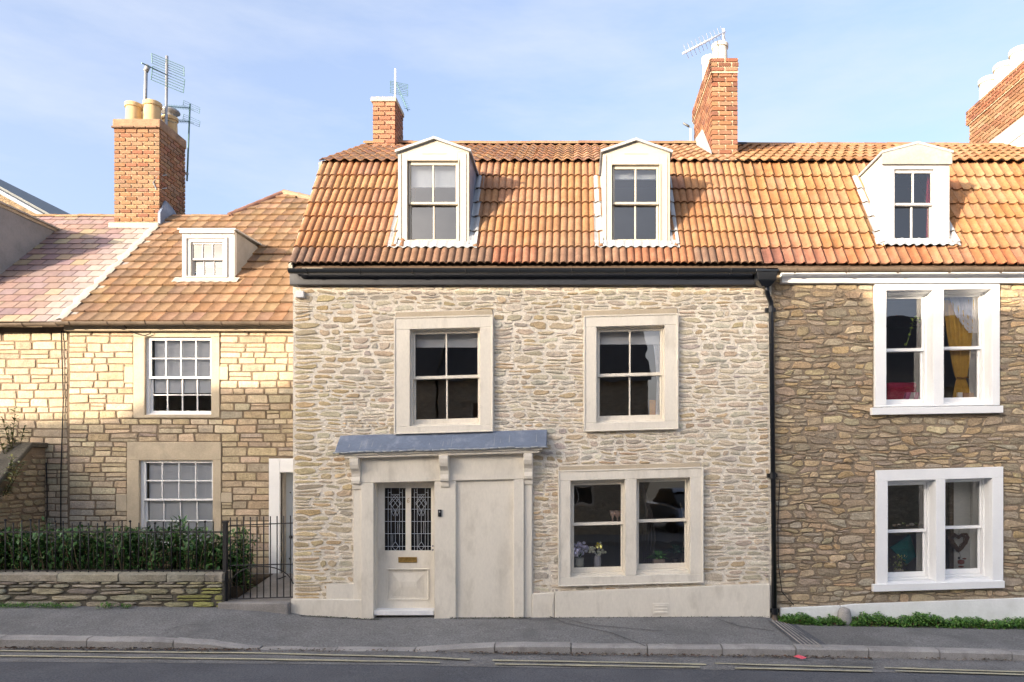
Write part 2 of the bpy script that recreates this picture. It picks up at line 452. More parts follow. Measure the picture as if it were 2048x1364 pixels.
# ------------------------------------------------------------------ rubble / coursed stone
def rubble(x0, x1, z0, z1, holes, hr, wr, joint, power, wob, rng, slant=.02, seed=0, quoin=None, zb=None, rag=.12):
    out = []
    z = z0; i = 0
    rows = []
    while z < z1 - .02:
        h = rng.uniform(*hr)
        if z + h > z1 - hr[0] * .6: h = z1 - z
        rows.append((z, z + h)); z += h
    def bnd(k, x):
        if k == 0: return z0
        if k == len(rows): return z1
        return rows[k][0] + wob * noise.noise(Vector((x * 1.7, k * 5.3, seed))) + wob * .5 * noise.noise(Vector((x * 5.1, k * 3.3, seed + 4)))
    for k, (za, zt) in enumerate(rows):
        cuts = {x0, x1}
        for hx0, hx1, hz0, hz1 in holes:
            if hz0 < zt - .005 and hz1 > za + .005:
                cuts |= {max(x0, min(x1, hx0)), max(x0, min(x1, hx1))}
        cuts = sorted(cuts)
        for xa, xb in zip(cuts, cuts[1:]):
            if xb - xa < .04: continue
            lo, hi = -99, 99
            xm = (xa + xb) / 2
            bad = False
            for hx0, hx1, hz0, hz1 in holes:
                if hx0 < xm < hx1 and hz0 < zt and hz1 > za:
                    if hz0 <= za and hz1 >= zt: bad = True
                    elif hz0 > za and hz1 >= zt: hi = min(hi, hz0)
                    elif hz1 < zt and hz0 <= za: lo = max(lo, hz1)
                    else: bad = True
            if bad or min(hi, zt) - max(lo, za) < .035: continue
            fb = lambda x, k=k, lo=lo: max(lo, bnd(k, x))
            ft = lambda x, k=k, hi=hi: min(hi, bnd(k + 1, x))
            h = zt - za
            x = xa; cut0 = (0, 0)
            while x < xb - .01:
                wd = rng.uniform(*wr) * (1 + .4 * (h - hr[0]) / (hr[1] - hr[0] + .001))
                if quoin and x == x0 and quoin[0]: wd = rng.uniform(*quoin[1])
                if xb - (x + wd) < wr[0] * .8: wd = xb - x
                last = x + wd >= xb - .001
                cut1 = (0, 0) if last else (rng.uniform(-slant, slant), rng.uniform(-slant, slant))
                parts = [(0, 1)]
                if h > hr[0] + .55 * (hr[1] - hr[0]) and rng.random() < .22:
                    s = rng.uniform(.35, .65); parts = [(0, s), (s, 1)]
                for v0, v1 in parts:
                    n = 12
                    pts = []
                    pw = power * rng.uniform(.75, 1.3)
                    ph = rng.uniform(0, .3)
                    for a in range(n):
                        t = 2 * math.pi * (a + ph + rng.uniform(-.28, .28)) / n
                        ct, st = math.cos(t), math.sin(t)
                        e = 2 / pw
                        u = .5 + .5 * math.copysign(abs(ct) ** e, ct); v = .5 + .5 * math.copysign(abs(st) ** e, st)
                        u += rng.uniform(-rag * .6, 0) * (1 if u > .5 else -1); v += rng.uniform(-rag, 0) * (1 if v > .5 else -1)
                        vv = lerp(v0, v1, v)
                        xl = x + lerp(cut0[0], cut0[1], vv) + joint / 2; xr = x + wd + lerp(cut1[0], cut1[1], vv) - joint / 2
                        xx = lerp(xl, xr, u)
                        b_, t_ = fb(xx), ft(xx)
                        q0, q1 = lerp(b_, t_, v0) + joint / 2, lerp(b_, t_, v1) - joint / 2
                        pts.append((xx, lerp(q0, q1, v)))
                    ar = abs(sum(pts[a][0] * pts[(a + 1) % n][1] - pts[(a + 1) % n][0] * pts[a][1] for a in range(n))) / 2
                    if ar > .0008: out.append((ar, pts))
                x += wd; cut0 = cut1
    return out

def stone_geo(mb, pts, proud, rng, c, mapf, bulge=.5):
    n = len(pts)
    cx = sum(p[0] for p in pts) / n; cz = sum(p[1] for p in pts) / n
    vs = []
    tl, tk = rng.uniform(-.25, .25), rng.uniform(-.25, .25)
    for sc_, d in ((1.0, -.012), (.965, proud * .75), (.84, proud * 1.0)):
        for (x, z) in pts:
            dx, dz = (x - cx) * sc_, (z - cz) * sc_
            dd = d if d < 0 else d * (1 + rng.uniform(-.25, .25) * bulge) + proud * (tl * dx + tk * dz) * 2
            vs.append(mapf(cx + dx, cz + dz, dd))
    vs.append(mapf(cx, cz, proud * (1 + rng.uniform(-.1, .3) * bulge)))
    fs = []
    for r in range(2):
        for i in range(n):
            j = (i + 1) % n
            fs.append((r * n + i, r * n + j, (r + 1) * n + j, (r + 1) * n + i))
    for i in range(n): fs.append((2 * n + i, 2 * n + (i + 1) % n, 3 * n))
    mb.add(vs, fs, c)

def lay_stones(stones, parent, mat, palette, proud, rng, mapf, limit=300, view=None, name='stone', var=.14, bulge=.5, ptint=None):
    stones = sorted(stones, key=lambda s: -s[0])
    vis = [s for s in stones if view is None or view(s[1][0])]
    rest = [s for s in stones if not (view is None or view(s[1][0]))]
    big, small = vis[:limit], vis[limit:] + rest
    def colr(pts):
        c = jit(rng.choice(palette), var, rng, .04)
        if ptint: c = ptint(c, pts)
        return c
    for ar, pts in big:
        mb = MB(); stone_geo(mb, pts, proud * rng.uniform(.6, 1.3), rng, colr(pts), mapf, bulge)
        mb.build(name, mat, parent)
    if small:
        mb = MB()
        for ar, pts in small: stone_geo(mb, pts, proud * rng.uniform(.6, 1.3), rng, colr(pts), mapf, bulge)
        o = mb.build('small_stones', mat, parent); o['kind'] = 'stuff'

def wall_mesh(x0, x1, z0, z1, holes, y0, y1):
    mb = MB()
    xs = sorted({x0, x1} | {v for h in holes for v in (h[0], h[1])})
    zs = sorted({z0, z1} | {v for h in holes for v in (h[2], h[3])})
    inh = lambda x, z: any(h[0] < x < h[1] and h[2] < z < h[3] for h in holes)
    for a, b in zip(xs, xs[1:]):
        for c, d in zip(zs, zs[1:]):
            if inh((a + b) / 2, (c + d) / 2): continue
            mb.add([(a, y0, c), (b, y0, c), (b, y0, d), (a, y0, d)], [(0, 1, 2, 3)])
            mb.add([(a, y1, c), (b, y1, c), (b, y1, d), (a, y1, d)], [(3, 2, 1, 0)])
    for h in holes:
        a, b, c, d = h
        mb.add([(a, y0, c), (a, y1, c), (a, y1, d), (a, y0, d)], [(3, 2, 1, 0)])
        mb.add([(b, y0, c), (b, y1, c), (b, y1, d), (b, y0, d)], [(0, 1, 2, 3)])
        mb.add([(a, y0, c), (b, y0, c), (b, y1, c), (a, y1, c)], [(0, 1, 2, 3)])
        mb.add([(a, y0, d), (b, y0, d), (b, y1, d), (a, y1, d)], [(3, 2, 1, 0)])
    mb.add([(x0, y0, z0), (x0, y1, z0), (x0, y1, z1), (x0, y0, z1)], [(0, 1, 2, 3)])
    mb.add([(x1, y0, z0), (x1, y1, z0), (x1, y1, z1), (x1, y0, z1)], [(3, 2, 1, 0)])
    mb.add([(x0, y0, z1), (x1, y0, z1), (x1, y1, z1), (x0, y1, z1)], [(0, 1, 2, 3)])
    return mb


# ------------------------------------------------------------------ windows
def shear(k, xc): return (lambda x, y, z: (x, y, z + k * (x - xc)))

def sash(part, x0, x1, z0, z1, zm, yf, cols, ru, rl, mat, xf, st=.045, top=.04, bot=.085, bar=.02, meet=.045, glass='glass'):
    """two sliding sashes filling x0..x1, z0..z1; each sash and each pane its own sub-part"""
    for nm, a, b, rows, y, tb, bb in (('upper_sash', zm - meet / 2, z1, ru, yf, top, meet), ('lower_sash', z0, zm + meet / 2, rl, yf + .045, meet, bot)):
        mb = MB(xf)
        mb.ring(x0, x1, a, b, st, st, bb, tb, y, y + .04)
        gx0, gx1, gz0, gz1 = x0 + st, x1 - st, a + bb, b - tb
        cw = (gx1 - gx0 - bar * (cols - 1)) / cols; rh = (gz1 - gz0 - bar * (rows - 1)) / rows
        for i in range(1, cols): mb.box(gx0 + i * cw + (i - 1) * bar, gx0 + i * (cw + bar), y + .002, y + .036, gz0, gz1)
        for j in range(1, rows):
            for i in range(cols):
                mb.box(gx0 + i * (cw + bar), gx0 + i * (cw + bar) + cw, y + .004, y + .034, gz0 + j * rh + (j - 1) * bar, gz0 + j * (rh + bar))
        mb.build(nm, mat, part, bevel=.004)
        for i in range(cols):
            for j in range(rows):
                p = MB(xf)
                px0, pz0 = gx0 + i * (cw + bar), gz0 + j * (rh + bar)
                p.add([(px0, y + .02, pz0), (px0 + cw, y + .02, pz0), (px0 + cw, y + .02, pz0 + rh), (px0, y + .02, pz0 + rh)], [(0, 1, 2, 3)])
                p.build('pane', MT[glass], part)

def blind(x0, x1, z0, z1, y, label, tilt=0, xf=None, parent=None, name='roller_blind', cat='blind', mat='blind', slats=0):
    mb = MB(xf)
    mb.box(x0, x1, y, y + .008, z0, z1)
    mb.box(x0, x1, y - .008, y + .016, z0 - .02, z0)
    o = mb.build(name, MT[mat])
    return tag(o, label, cat)

def room(house, x0, x1, y0, y1, zs, mat='inner'):
    mb = MB()
    mb.box(x0 + .02, x1 - .02, y1, y1 + .1, zs[0] - .2, zs[-1])
    mb.box(x0 + .02, x0 + .12, y0, y1, zs[0] - .2, zs[-1])
    mb.box(x1 - .12, x1 - .02, y0, y1, zs[0] - .2, zs[-1])
    mb.build('inner_wall', MT[mat], house)
    mb = MB()
    for z in zs: mb.box(x0 + .13, x1 - .13, y0 - .0, y1, z - .12, z)
    mb.build('floor', MT['floorboard'], house)


# ------------------------------------------------------------------ roof tiles
def tile_mesh(name, W, L, kind, lift=.03, thick=.014):
    us = []
    if kind == 'triple':
        n = 3
        for r in range(n):
            for k in range(6):
                t = k / 6
                us.append(((r + t) / n * W, .034 * math.sin(math.pi * t) ** .65))
        us.append((W, 0))
    elif kind == 'double':
        for r in range(2):
            for t, h in ((0, .004), (.45, .0), (.6, .004), (.68, .022), (.78, .036), (.88, .03), (.97, .008)):
                us.append(((r + t) / 2 * W, h))
        us.append((W, .004))
    elif kind == 'pan':
        for k in range(13):
            t = k / 6
            us.append((k / 12 * W, .026 + .019 * math.sin(2 * math.pi * t - 1.2)))
    elif kind == 'flat':
        us = [(0.002, .006), (.016, .008), (.024, .001), (W * .5, .003), (W - .020, .001), (W - .010, .006), (W - .002, .006)]
    elif kind == 'slate':
        us = [(.006, 0), (W - .006, 0)]
    mb = MB()
    n = len(us)
    vs = [(u, 0, h + lift) for u, h in us] + [(u, L, h + .004) for u, h in us] + [(u, .004, h + lift - thick) for u, h in us]
    fs = [(i, i + 1, n + i + 1, n + i) for i in range(n - 1)] + [(2 * n + i, 2 * n + i + 1, i + 1, i) for i in range(n - 1)]
    mb.add(vs, fs)
    mb.add([(us[0][0], 0, us[0][1] + lift), (us[0][0], L, us[0][1]), (us[0][0], L, us[0][1] - .012), (us[0][0], 0, us[0][1] + lift - thick)], [(0, 1, 2, 3)])
    mb.add([(us[-1][0], 0, us[-1][1] + lift), (us[-1][0], L, us[-1][1]), (us[-1][0], L, us[-1][1] - .012), (us[-1][0], 0, us[-1][1] + lift - thick)], [(3, 2, 1, 0)])
    me = mb.mesh(name, True)
    me.set_sharp_from_angle(angle=math.radians(50))
    me.materials.append(MT['slate' if kind == 'slate' else 'tile'])
    return me

def tile_field(roof, me, x0, x1, P, Q, W, rows, colr, skip=None, stagger=False, name='roof_tile', rng=RN, vfrac=1.0, jy=.006):
    """P,Q: (y,z) of the lower and upper edge"""
    v = Vector((0, Q[0] - P[0], Q[1] - P[1])); Ls = v.length; v.normalize()
    u = Vector((1, 0, 0)); nn = u.cross(v)
    gauge = Ls / rows
    cols = round((x1 - x0) / W)
    s = (x1 - x0) / cols / W
    R3 = Matrix((u, v, nn)).transposed()
    for r in range(rows):
        off = (.5 * W * s if (stagger and r % 2) else 0)
        for c in range(cols + (1 if off else 0)):
            o = Vector((x0 + c * W * s - off, P[0], P[1])) + v * (r * gauge + rng.uniform(-jy, jy))
            cen = o + u * W * s / 2 + v * gauge / 2
            if skip and skip(cen, W * s, gauge): continue
            M = Matrix.Translation(o) @ (R3 @ Matrix.Rotation(rng.uniform(-.011, .011), 3, 'Z')).to_4x4() @ Matrix.Diagonal((s * .985, 1, 1, 1))
            inst(name, me, roof, M, colr(r, c, cen))


# ------------------------------------------------------------------ bricks
def brick_face(parent, x0, x1, z0, z1, origin, udir, ndir, color, rng, limit=999, header=False):
    """bricks standing 6 mm proud of a core face; u along the face from x0 to x1"""
    BW, BH, J = .215, .065, .019
    key = 'brick'
    if key not in BR:
        mb = MB(); mb.box(0, 1, -.012, .03, 0, 1)
        me = mb.mesh('brick'); me.materials.append(MT['brick']); BR[key] = me
    rows = int((z1 - z0) / (BH + J) + .5)
    ch = (z1 - z0) / rows
    u = Vector(udir); n = Vector(ndir); zz = Vector((0, 0, 1))
    for r in range(rows):
        a = x0 - (BW + J) / 2 * (r % 2) - (.11 if False else 0)
        while a < x1 - .02:
            b = min(x1, a + BW); aa = max(x0, a)
            if b - aa > .03:
                o = Vector(origin) + u * (aa + J / 2 * (aa > x0)) + zz * (z0 + r * ch + J / 2)
                M = Matrix((u * (b - aa - J / 2 * (aa > x0)), -n, zz * (ch - J))).transposed().to_4x4()
                M = Matrix.Translation(o + n * rng.uniform(-.003, .002)) @ M
                inst('brick', BR[key], parent, M, jit(rng.choice(color), .16, rng, .05))
            a += BW + J
BR = {}

def pot(parent, x, y, z, r, h, mat='pot', lip=True, n=18):
    mb = MB()
    if lip: prof_ = [(r * .92, z), (r, z + h * .1), (r * .93, z + h * .75), (r * .93, z + h * .8), (r * 1.08, z + h * .82), (r * 1.1, z + h * .97), (r * 1.02, z + h), (r * .8, z + h), (r * .78, z + h * .5)]
    else: prof_ = [(r, z), (r, z + h * .2), (r * .95, z + h * .85), (r * 1.06, z + h * .9), (r * 1.06, z + h), (r * .85, z + h), (r * .8, z + h * .6)]
    mb.lathe(x, y, prof_, n)
    mb.add([(x + r * .79 * math.cos(2 * math.pi * k / n), y + r * .79 * math.sin(2 * math.pi * k / n), z + h * .55) for k in range(n)], [tuple(range(n))], (.1, .1, .1))
    return mb.build('chimney_pot', MT[mat], parent, auto=40)

# ================================================================== MAIN HOUSE
WY = 10.5                                    # front wall plane of main and right house
XL, XM, XR = X(586, WY), X(1543, WY), 8.75   # left corner, party line, right end
EAVE, BREAK, RIDGE = (10.27, 5.05), (11.55, 7.01), (13.9, 8.35)
def slope_y(z): return EAVE[0] + (z - EAVE[1]) * (BREAK[0] - EAVE[0]) / (BREAK[1] - EAVE[1])
def rect(x0, x1, yt, yb, D=10.45): return (X(x0, D), X(x1, D), Z(yb, D), Z(yt, D))
def vis(mar=20, D=10.5):
    return lambda p: -mar < CX + p[0] * F / D < 2048 + mar

main = thing('stone_house', ((XL + XM) / 2, 12, 0), 'cream rubble stone house with cream painted door and pitched lead canopy', 'house')
K1 = .027
W1o, W1i = rect(790, 985, 634, 865), rect(820, 960, 657, 851)
W2o, W2i = rect(1169, 1355, 631, 860), rect(1193, 1329, 652, 844)
GFo = rect(1118, 1405, 939, 1168)
GFa, GFb = rect(1141, 1250, 961, 1151), rect(1273, 1380, 958, 1147)
DOORh = (X(748, 10.5), X(870, 10.5), -.4, Z(962, 10.5))
def grow(r, a): return (r[0] - a, r[1] + a, r[2] - a, r[3] + a)
holes = [grow(W1i, .05), grow(W2i, .05), (GFa[0] - .05, GFb[1] + .05, GFa[2] - .06, GFa[3] + .06), DOORh]
wall = wall_mesh(XL, XM - .002, -.4, 5.02, holes, WY, WY + .35).build('wall', MT['mortar_cream'], main)
lint = [rect(790, 985, 621, 634), rect(1164, 1356, 618, 631), rect(1118, 1402, 929, 939)]
sh = [grow(W1o, .004), grow(W2o, .004), grow(GFo, .004), (X(707, 10.5), X(1064, 10.5), -1, Z(893, 10.5)), *lint]
rs = random.Random(3)
st = rubble(XL + .002, XM - .03, .10, 4.90, sh, (.036, .10), (.075, .28), .016, 3.8, .055, rs, .035, 1, rag=.17, quoin=(True, (.25, .5)))
PAL_MAIN = [(.54, .465, .355), (.49, .42, .325), (.57, .50, .395), (.46, .41, .335), (.53, .435, .30), (.48, .395, .29), (.61, .55, .455), (.48, .37, .235), (.44, .395, .335), (.57, .49, .37)]
def mp_main(x, z, d): return (x, WY - d, z)
def warm_left(c, pts):
    t = max(0, min(1, (-2.9 - pts[0][0]) / .9))
    return (c[0] * lerp(1, 1.02, t), c[1] * lerp(1, .97, t), c[2] * lerp(1, .8, t))
lay_stones(st, wall, MT['stone'], PAL_MAIN, .013, rs, mp_main, ptint=warm_left, var=.12)
for l in lint:
    mb = MB(shear(K1, (l[0] + l[1]) / 2)); mb.box(l[0], l[1], WY - .02, WY + .02, l[2], l[3]); mb.build('lintel', MT['bathstone'], main, bevel=.01)
# left gable wall, back, plinth
gp = [(WY + .36, -.4), (WY + .36, 5.2), (11.75, 6.9), (13.9, 8.2), (16.1, 6.9), (17.3, 5.0), (17.3, -.4)]
MB().prism(gp, 'x', XL, XL + .3).build('gable_wall', MT['mortar_cream'], main)
MB().box(XL + .3, XM, 17.0, 17.3, -.4, 5.0).build('rear_wall', MT['mortar_cream'], main)
room(main, XL + .3, XM, WY + .352, 14.2, [.12, 2.52, 4.98])
MB().box(XL + .32, XM - .02, 14.0, 14.1, 5.0, 7.6).build('attic_wall', MT['inner'], main)
def pl(name, pts, D, proud, mat, zb=-.4, parent=main):
    poly = [(X(a, D), Z(b, D)) for a, b in pts]
    poly = [(poly[0][0], zb)] + poly + [(poly[-1][0], zb)]
    return MB().prism(poly, 'y', WY - proud, WY + .01).build(name, mat, parent, bevel=.012)
pl('plinth', [(581, 1198), (747, 1200)], 10.42, .075, MT['cream'])
pl('plinth', [(652, 1168), (652.1, 1168), (707, 1168)], 10.44, .05, MT['cream'], Z(1199, 10.44))
pl('plinth', [(1064, 1188), (1109, 1186)], 10.42, .06, MT['cream'])
pl('plinth', [(1109.5, 1184), (1541, 1168)], 10.42, .07, MT['cream'])

def house_window(house, outer, opens, zms, mat, k, blindcfg=None, cols=2, ru=1, rl=1, proud=.065, reveal=.06, sill=None, glass='glass', bead=True, st=.03, bar=.022, fr=.02, bot=.075):
    xc = (outer[0] + outer[1]) / 2
    xf = shear(k, xc)
    mb = MB(xf)
    y0, y1 = WY - proud, WY + .04
    zo0, zo1 = outer[2], outer[3]
    zi0, zi1 = min(o[2] for o in opens), max(o[3] for o in opens)
    mb.box(outer[0], outer[1], y0, y1, zi1, zo1)
    mb.box(outer[0], outer[1], y0, y1, zo0, zi0)
    xs = [outer[0]] + [v for o in opens for v in (o[0], o[1])] + [outer[1]]
    for a, b in zip(xs[0::2], xs[1::2]): mb.box(a, b, y0 + .0005, y1, zi0, zi1)
    part = mb.build('window', mat, house, bevel=.006)
    if bead:
        b = MB(xf)
        b.ring(outer[0] - .012, outer[1] + .012, zo0 - .008, zo1 + .012, .022, .022, .018, .022, y0 - .012, y0 + .02)
        b.build('moulding', mat, part, bevel=.006)
    for o, zm in zip(opens, zms):
        f = MB(xf); yf = WY + reveal
        f.ring(o[0] - .002, o[1] + .002, o[2] - .002, o[3] + .002, fr, fr, .035, fr, yf - .03, yf + .10)
        f.box(o[0], o[1], y1 - .04, yf - .02, o[2] - .03, o[2] + .012)
        f.build('window_frame', mat, part, bevel=.003)
        # reveal lining between surround and frame
        r = MB(xf)
        r.ring(o[0] - .03, o[1] + .03, o[2] - .03, o[3] + .03, .03, .03, .03, .03, y1 - .002, yf + .1)
        r.build('reveal', mat, part)
        sash(part, o[0] + fr, o[1] - fr, o[2] + .033, o[3] - fr, zm, yf, cols, ru, rl, mat, xf, st=st, top=.035, bot=bot, bar=bar, glass=glass)
    if sill:
        s = MB(xf); s.box(sill[0], sill[1], y0 - .05, y0 + .03, sill[2], sill[3]); s.build('sill', mat, part, bevel=.006)
    return part

house_window(main, W1o, [W1i], [Z(754, 10.55)], MT['cream'], K1)
house_window(main, W2o, [W2i], [Z(749, 10.55)], MT['cream'], K1)
house_window(main, GFo, [GFa, GFb], [Z(1046, 10.55), Z(1043, 10.55)], MT['cream'], K1, cols=1, reveal=.09)
blind(X(826, 10.7), X(958, 10.7), Z(692, 10.7), Z(660, 10.7), WY + .22, 'short white roller blind in the upper window above the lead canopy')
blind(X(1198, 10.7), X(1322, 10.7), Z(686, 10.7), Z(655, 10.7), WY + .22, 'short white roller blind in the upper window above the cream twin window')

# ---- door surround, canopy, door
xfd = shear(.025, X(890, 10.45))
D0 = 10.42
def bx(mb, a, b, t, bt, y0, y1): mb.box(X(a, D0), X(b, D0), y0, y1, Z(bt, D0) if bt is not None else -.4, Z(t, D0)); return mb
sur = MB(xfd)
bx(sur, 722, 1048, 905, 962, 10.41, 10.51)
bx(sur, 722, 747.5, 962.2, None, 10.41, 10.51)
bx(sur, 869, 912, 962.2, None, 10.41, 10.51)
bx(sur, 1027, 1048, 962.2, None, 10.41, 10.51)
bx(sur, 706, 721.8, 908, None, 10.45, 10.51)
bx(sur, 1048.2, 1064, 908, None, 10.45, 10.51)
surround = sur.build('door_surround', MT['cream'], main, bevel=.008)
pb = MB(xfd); bx(pb, 911, 1028, 955, None, 10.455, 10.508); pb.build('blocked_doorway', MT['cream'], main)
jb = MB(xfd)
jb.box(X(748, 10.42) - .03, X(748, 10.42) + .001, 10.51, 10.72, -.4, Z(962, D0)); jb.box(X(869.5, 10.42), X(869.5, 10.42) + .03, 10.51, 10.72, -.4, Z(962, D0))
jb.box(X(748, 10.42) - .03, X(870, 10.42) + .03, 10.51, 10.72, Z(962.5, D0), Z(950, D0))
jb.build('door_lining', MT['cream'], main)
YD = 10.62
def dz(p): return Z(p, YD)
def dx(p): return X(p, YD)
leaf = MB()
for a, b, t, bt in ((751.5, 769, 962, 1220), (862, 868.6, 962, 1220), (769, 862, 962, 976), (811, 822, 976, 1101), (769, 862, 1101, 1140), (769, 862, 1197, 1220), (769, 777, 1140, 1197), (855, 862, 1140, 1197)):
    leaf.box(dx(a), dx(b), YD, YD + .045, dz(bt), dz(t))
leaf.box(dx(775), dx(857), YD + .018, YD + .04, dz(1199), dz(1138))
door = leaf.build('door', MT['cream'], main, bevel=.003)
mo = MB(); mo.ring(dx(774), dx(858), dz(1200), dz(1137), .018, .018, .018, .018, YD - .014, YD + .02); mo.build('panel_moulding', MT['cream'], door, bevel=.006)
fp = MB()
a, b, c, d = dx(784), dx(848), dz(1192), dz(1146); i = .0
q = [(a, YD + .016, c), (b, YD + .016, c), (b, YD + .016, d), (a, YD + .016, d)]
mx_, mz_ = .17, .5
q2 = [(lerp(a, b, .22), YD - .012, lerp(c, d, .40)), (lerp(a, b, .78), YD - .012, lerp(c, d, .40)), (lerp(a, b, .78), YD - .012, lerp(c, d, .62)), (lerp(a, b, .22), YD - .012, lerp(c, d, .62))]
fp.add(q + q2, [(0, 1, 5, 4), (1, 2, 6, 5), (2, 3, 7, 6), (3, 0, 4, 7), (4, 5, 6, 7)]); fp.build('raised_panel', MT['cream'], door)
for (ga, gb) in ((769, 811), (822, 862)):
    MB().box(dx(ga), dx(gb), YD + .022, YD + .028, dz(1101), dz(976)).build('glass_pane', MT['dark_glass'], door)
    cm = MB(); yy = YD + .02
    wv = gb - ga
    def L(u0, v0, u1, v1, r=.0035):
        cm.tube([(dx(ga + u0 * wv), yy, dz(v0)), (dx(ga + u1 * wv), yy, dz(v1))], r, 5)
    for v in (994.5, 1018.5, 1043, 1067.5, 1093): L(0, v, 1, v)
    for u in (.16, .84): L(u, 979, u, 1101)
    for u in (.30, .70): L(u, 976, u, 1101)
    L(.5, 1043, .5, 1085); L(.38, 1068, .38, 1093, .0028); L(.62, 1043, .62, 1068, .0028)
    L(.3, 989, .7, 989); L(.16, 985, .3, 985); L(.7, 985, .84, 985)
    # lattice shield and drop
    for p0, p1 in (((.5, 990), (.22, 1006)), ((.22, 1006), (.5, 1022)), ((.5, 990), (.78, 1006)), ((.78, 1006), (.5, 1022)), ((.36, 998), (.64, 1014)), ((.64, 998), (.36, 1014)), ((.36, 990), (.78, 1010)), ((.64, 990), (.22, 1010)),
                   ((.3, 1022), (.7, 1022)), ((.3, 1022), (.42, 1032)), ((.42, 1032), (.5, 1022)), ((.5, 1022), (.58, 1032)), ((.58, 1032), (.7, 1022)), ((.5, 1022), (.5, 1043)),
                   ((.5, 1084), (.34, 1093)), ((.34, 1093), (.5, 1101)), ((.5, 1084), (.66, 1093)), ((.66, 1093), (.5, 1101))):
        L(*p0, *p1, .0032)
    cm.build('lead_cames', MT['came'], door)
lb = MB(); lb.ring(dx(797), dx(834), dz(1125), dz(1114), .02, .02, .018, .018, YD - .012, YD + .01); lb.box(dx(799), dx(832), YD - .004, YD + .004, dz(1123), dz(1116))
lb.build('letterbox', MT['brass'], door, bevel=.002)
hd = MB(); hd.tube([(dx(866), YD - .0, dz(1092)), (dx(866), YD - .03, dz(1092))], .01, 8); hd.ball((dx(866), YD - .035, dz(1099)), .017); hd.ball((dx(866), YD - .03, dz(1091)), .013); hd.build('door_knob', MT['galv'], door)
# the figure 6 on the door
sx = MB(); cx6, cz6 = dx(816.6), dz(1002.2)
pts6 = [(.018, .045), (.006, .042), (-.008, .028), (-.016, .006), (-.014, -.012), (-.003, -.022), (.010, -.018), (.016, -.006), (.010, .006), (-.002, .008), (-.013, -.002)]
sx.tube([(cx6 + a, YD - .003, cz6 + b) for a, b in pts6], .004, 5); sx.build('door_number', MT['brass'], door)
MB().box(X(749, 10.5), X(869, 10.5), 10.44, 10.7, Z(1229, 10.5), Z(1219, 10.5)).build('threshold', MT['whitewash'], main, bevel=.006)
be = MB(); be.box(X(876.5, D0), X(883.5, D0), 10.385, 10.412, Z(1033, D0), Z(1019, D0)); bell = be.build('doorbell', MT['black'], main, bevel=.006)
MB().lathe(0, 0, [(0.001, .0), (.012, .001), (.013, .004)], 12).build('bell_button', MT['galv'], bell, M=Matrix.Translation((X(880, D0), 10.384, Z(1023, D0))) @ Matrix.Rotation(math.radians(90), 4, 'X'))

xfc = shear(.029, X(880, 10.2))
ca0, ca1 = X(672, 10.3), X(1093, 10.3)
cb = MB(xfc)
zt, zf = Z(868, 10.5), Z(897, 10.25)
prof_c = [(10.50, zt + .02), (10.48, zt + .02), (10.455, zt - .01), (10.25, zf + .012), (10.24, zf - .028), (10.265, zf - .028), (10.28, zf - .012), (10.5, zf - .012)]
cb.prism(prof_c, 'x', ca0, ca1)
canopy = cb.build('canopy', MT['lead'], main, bevel=.006)
stk = MB(xfc)
rq = random.Random(77)
for j in range(16):
    x = rq.uniform(ca0 + .1, ca1 - .1); wq = rq.uniform(.004, .012); t0, t1 = rq.uniform(.35, .95), rq.uniform(0, .25)
    def on(t): return (10.25 + t * .205 - .003, zf + .012 + t * (zt - .01 - zf - .012) + .003)
    stk.add([(x, *on(t1)), (x + wq, *on(t1)), (x + wq * .6, *on(t0)), (x + wq * .2, *on(t0))], [(0, 1, 2, 3)])
stk.build('lime_streaks', MT['lead_pale'], canopy)
rolls = MB(xfc)
n = 26
for j in range(n):
    x0 = lerp(ca0 - .02, ca1 + .02, j / n); x1 = lerp(ca0 - .02, ca1 + .02, (j + 1) / n)
    z = zf - .018 + RN.uniform(-.006, .006)
    rolls.tube([(x0, 10.24, z), (x1, 10.24, z + RN.uniform(-.004, .004))], .011, 6)
rolls.build('lead_edge', MT['lead_pale'], canopy, smooth=True)
so = MB(xfc)
so.box(X(688, 10.3), X(1078, 10.3), 10.30, 10.5, zf - .10, zf - .014)
so.box(X(680, 10.3), X(1084, 10.3), 10.27, 10.5, zf - .06, zf - .0145)
so.build('cornice', MT['cream'], canopy, bevel=.01)
cons = [(0, 0), (-.28, 0), (-.285, -.05), (-.27, -.10), (-.235, -.15), (-.17, -.185), (-.125, -.22), (-.11, -.27), (-.125, -.30), (-.135, -.33), (-.12, -.365), (-.085, -.38), (-.055, -.375), (-.055, -.42), (-.04, -.455), (0, -.46)]
for pxc in (708, 888, 1056):
    zc = zf - .10 + .029 * (X(pxc, 10.3) - X(880, 10.2))
    yb = 10.411 if pxc == 888 else 10.452
    o = MB().prism([(yb + a * .58, zc + b) for a, b in cons], 'x', X(pxc - 9, 10.3), X(pxc + 9, 10.3)).build('bracket', MT['cream'], canopy, bevel=.012)
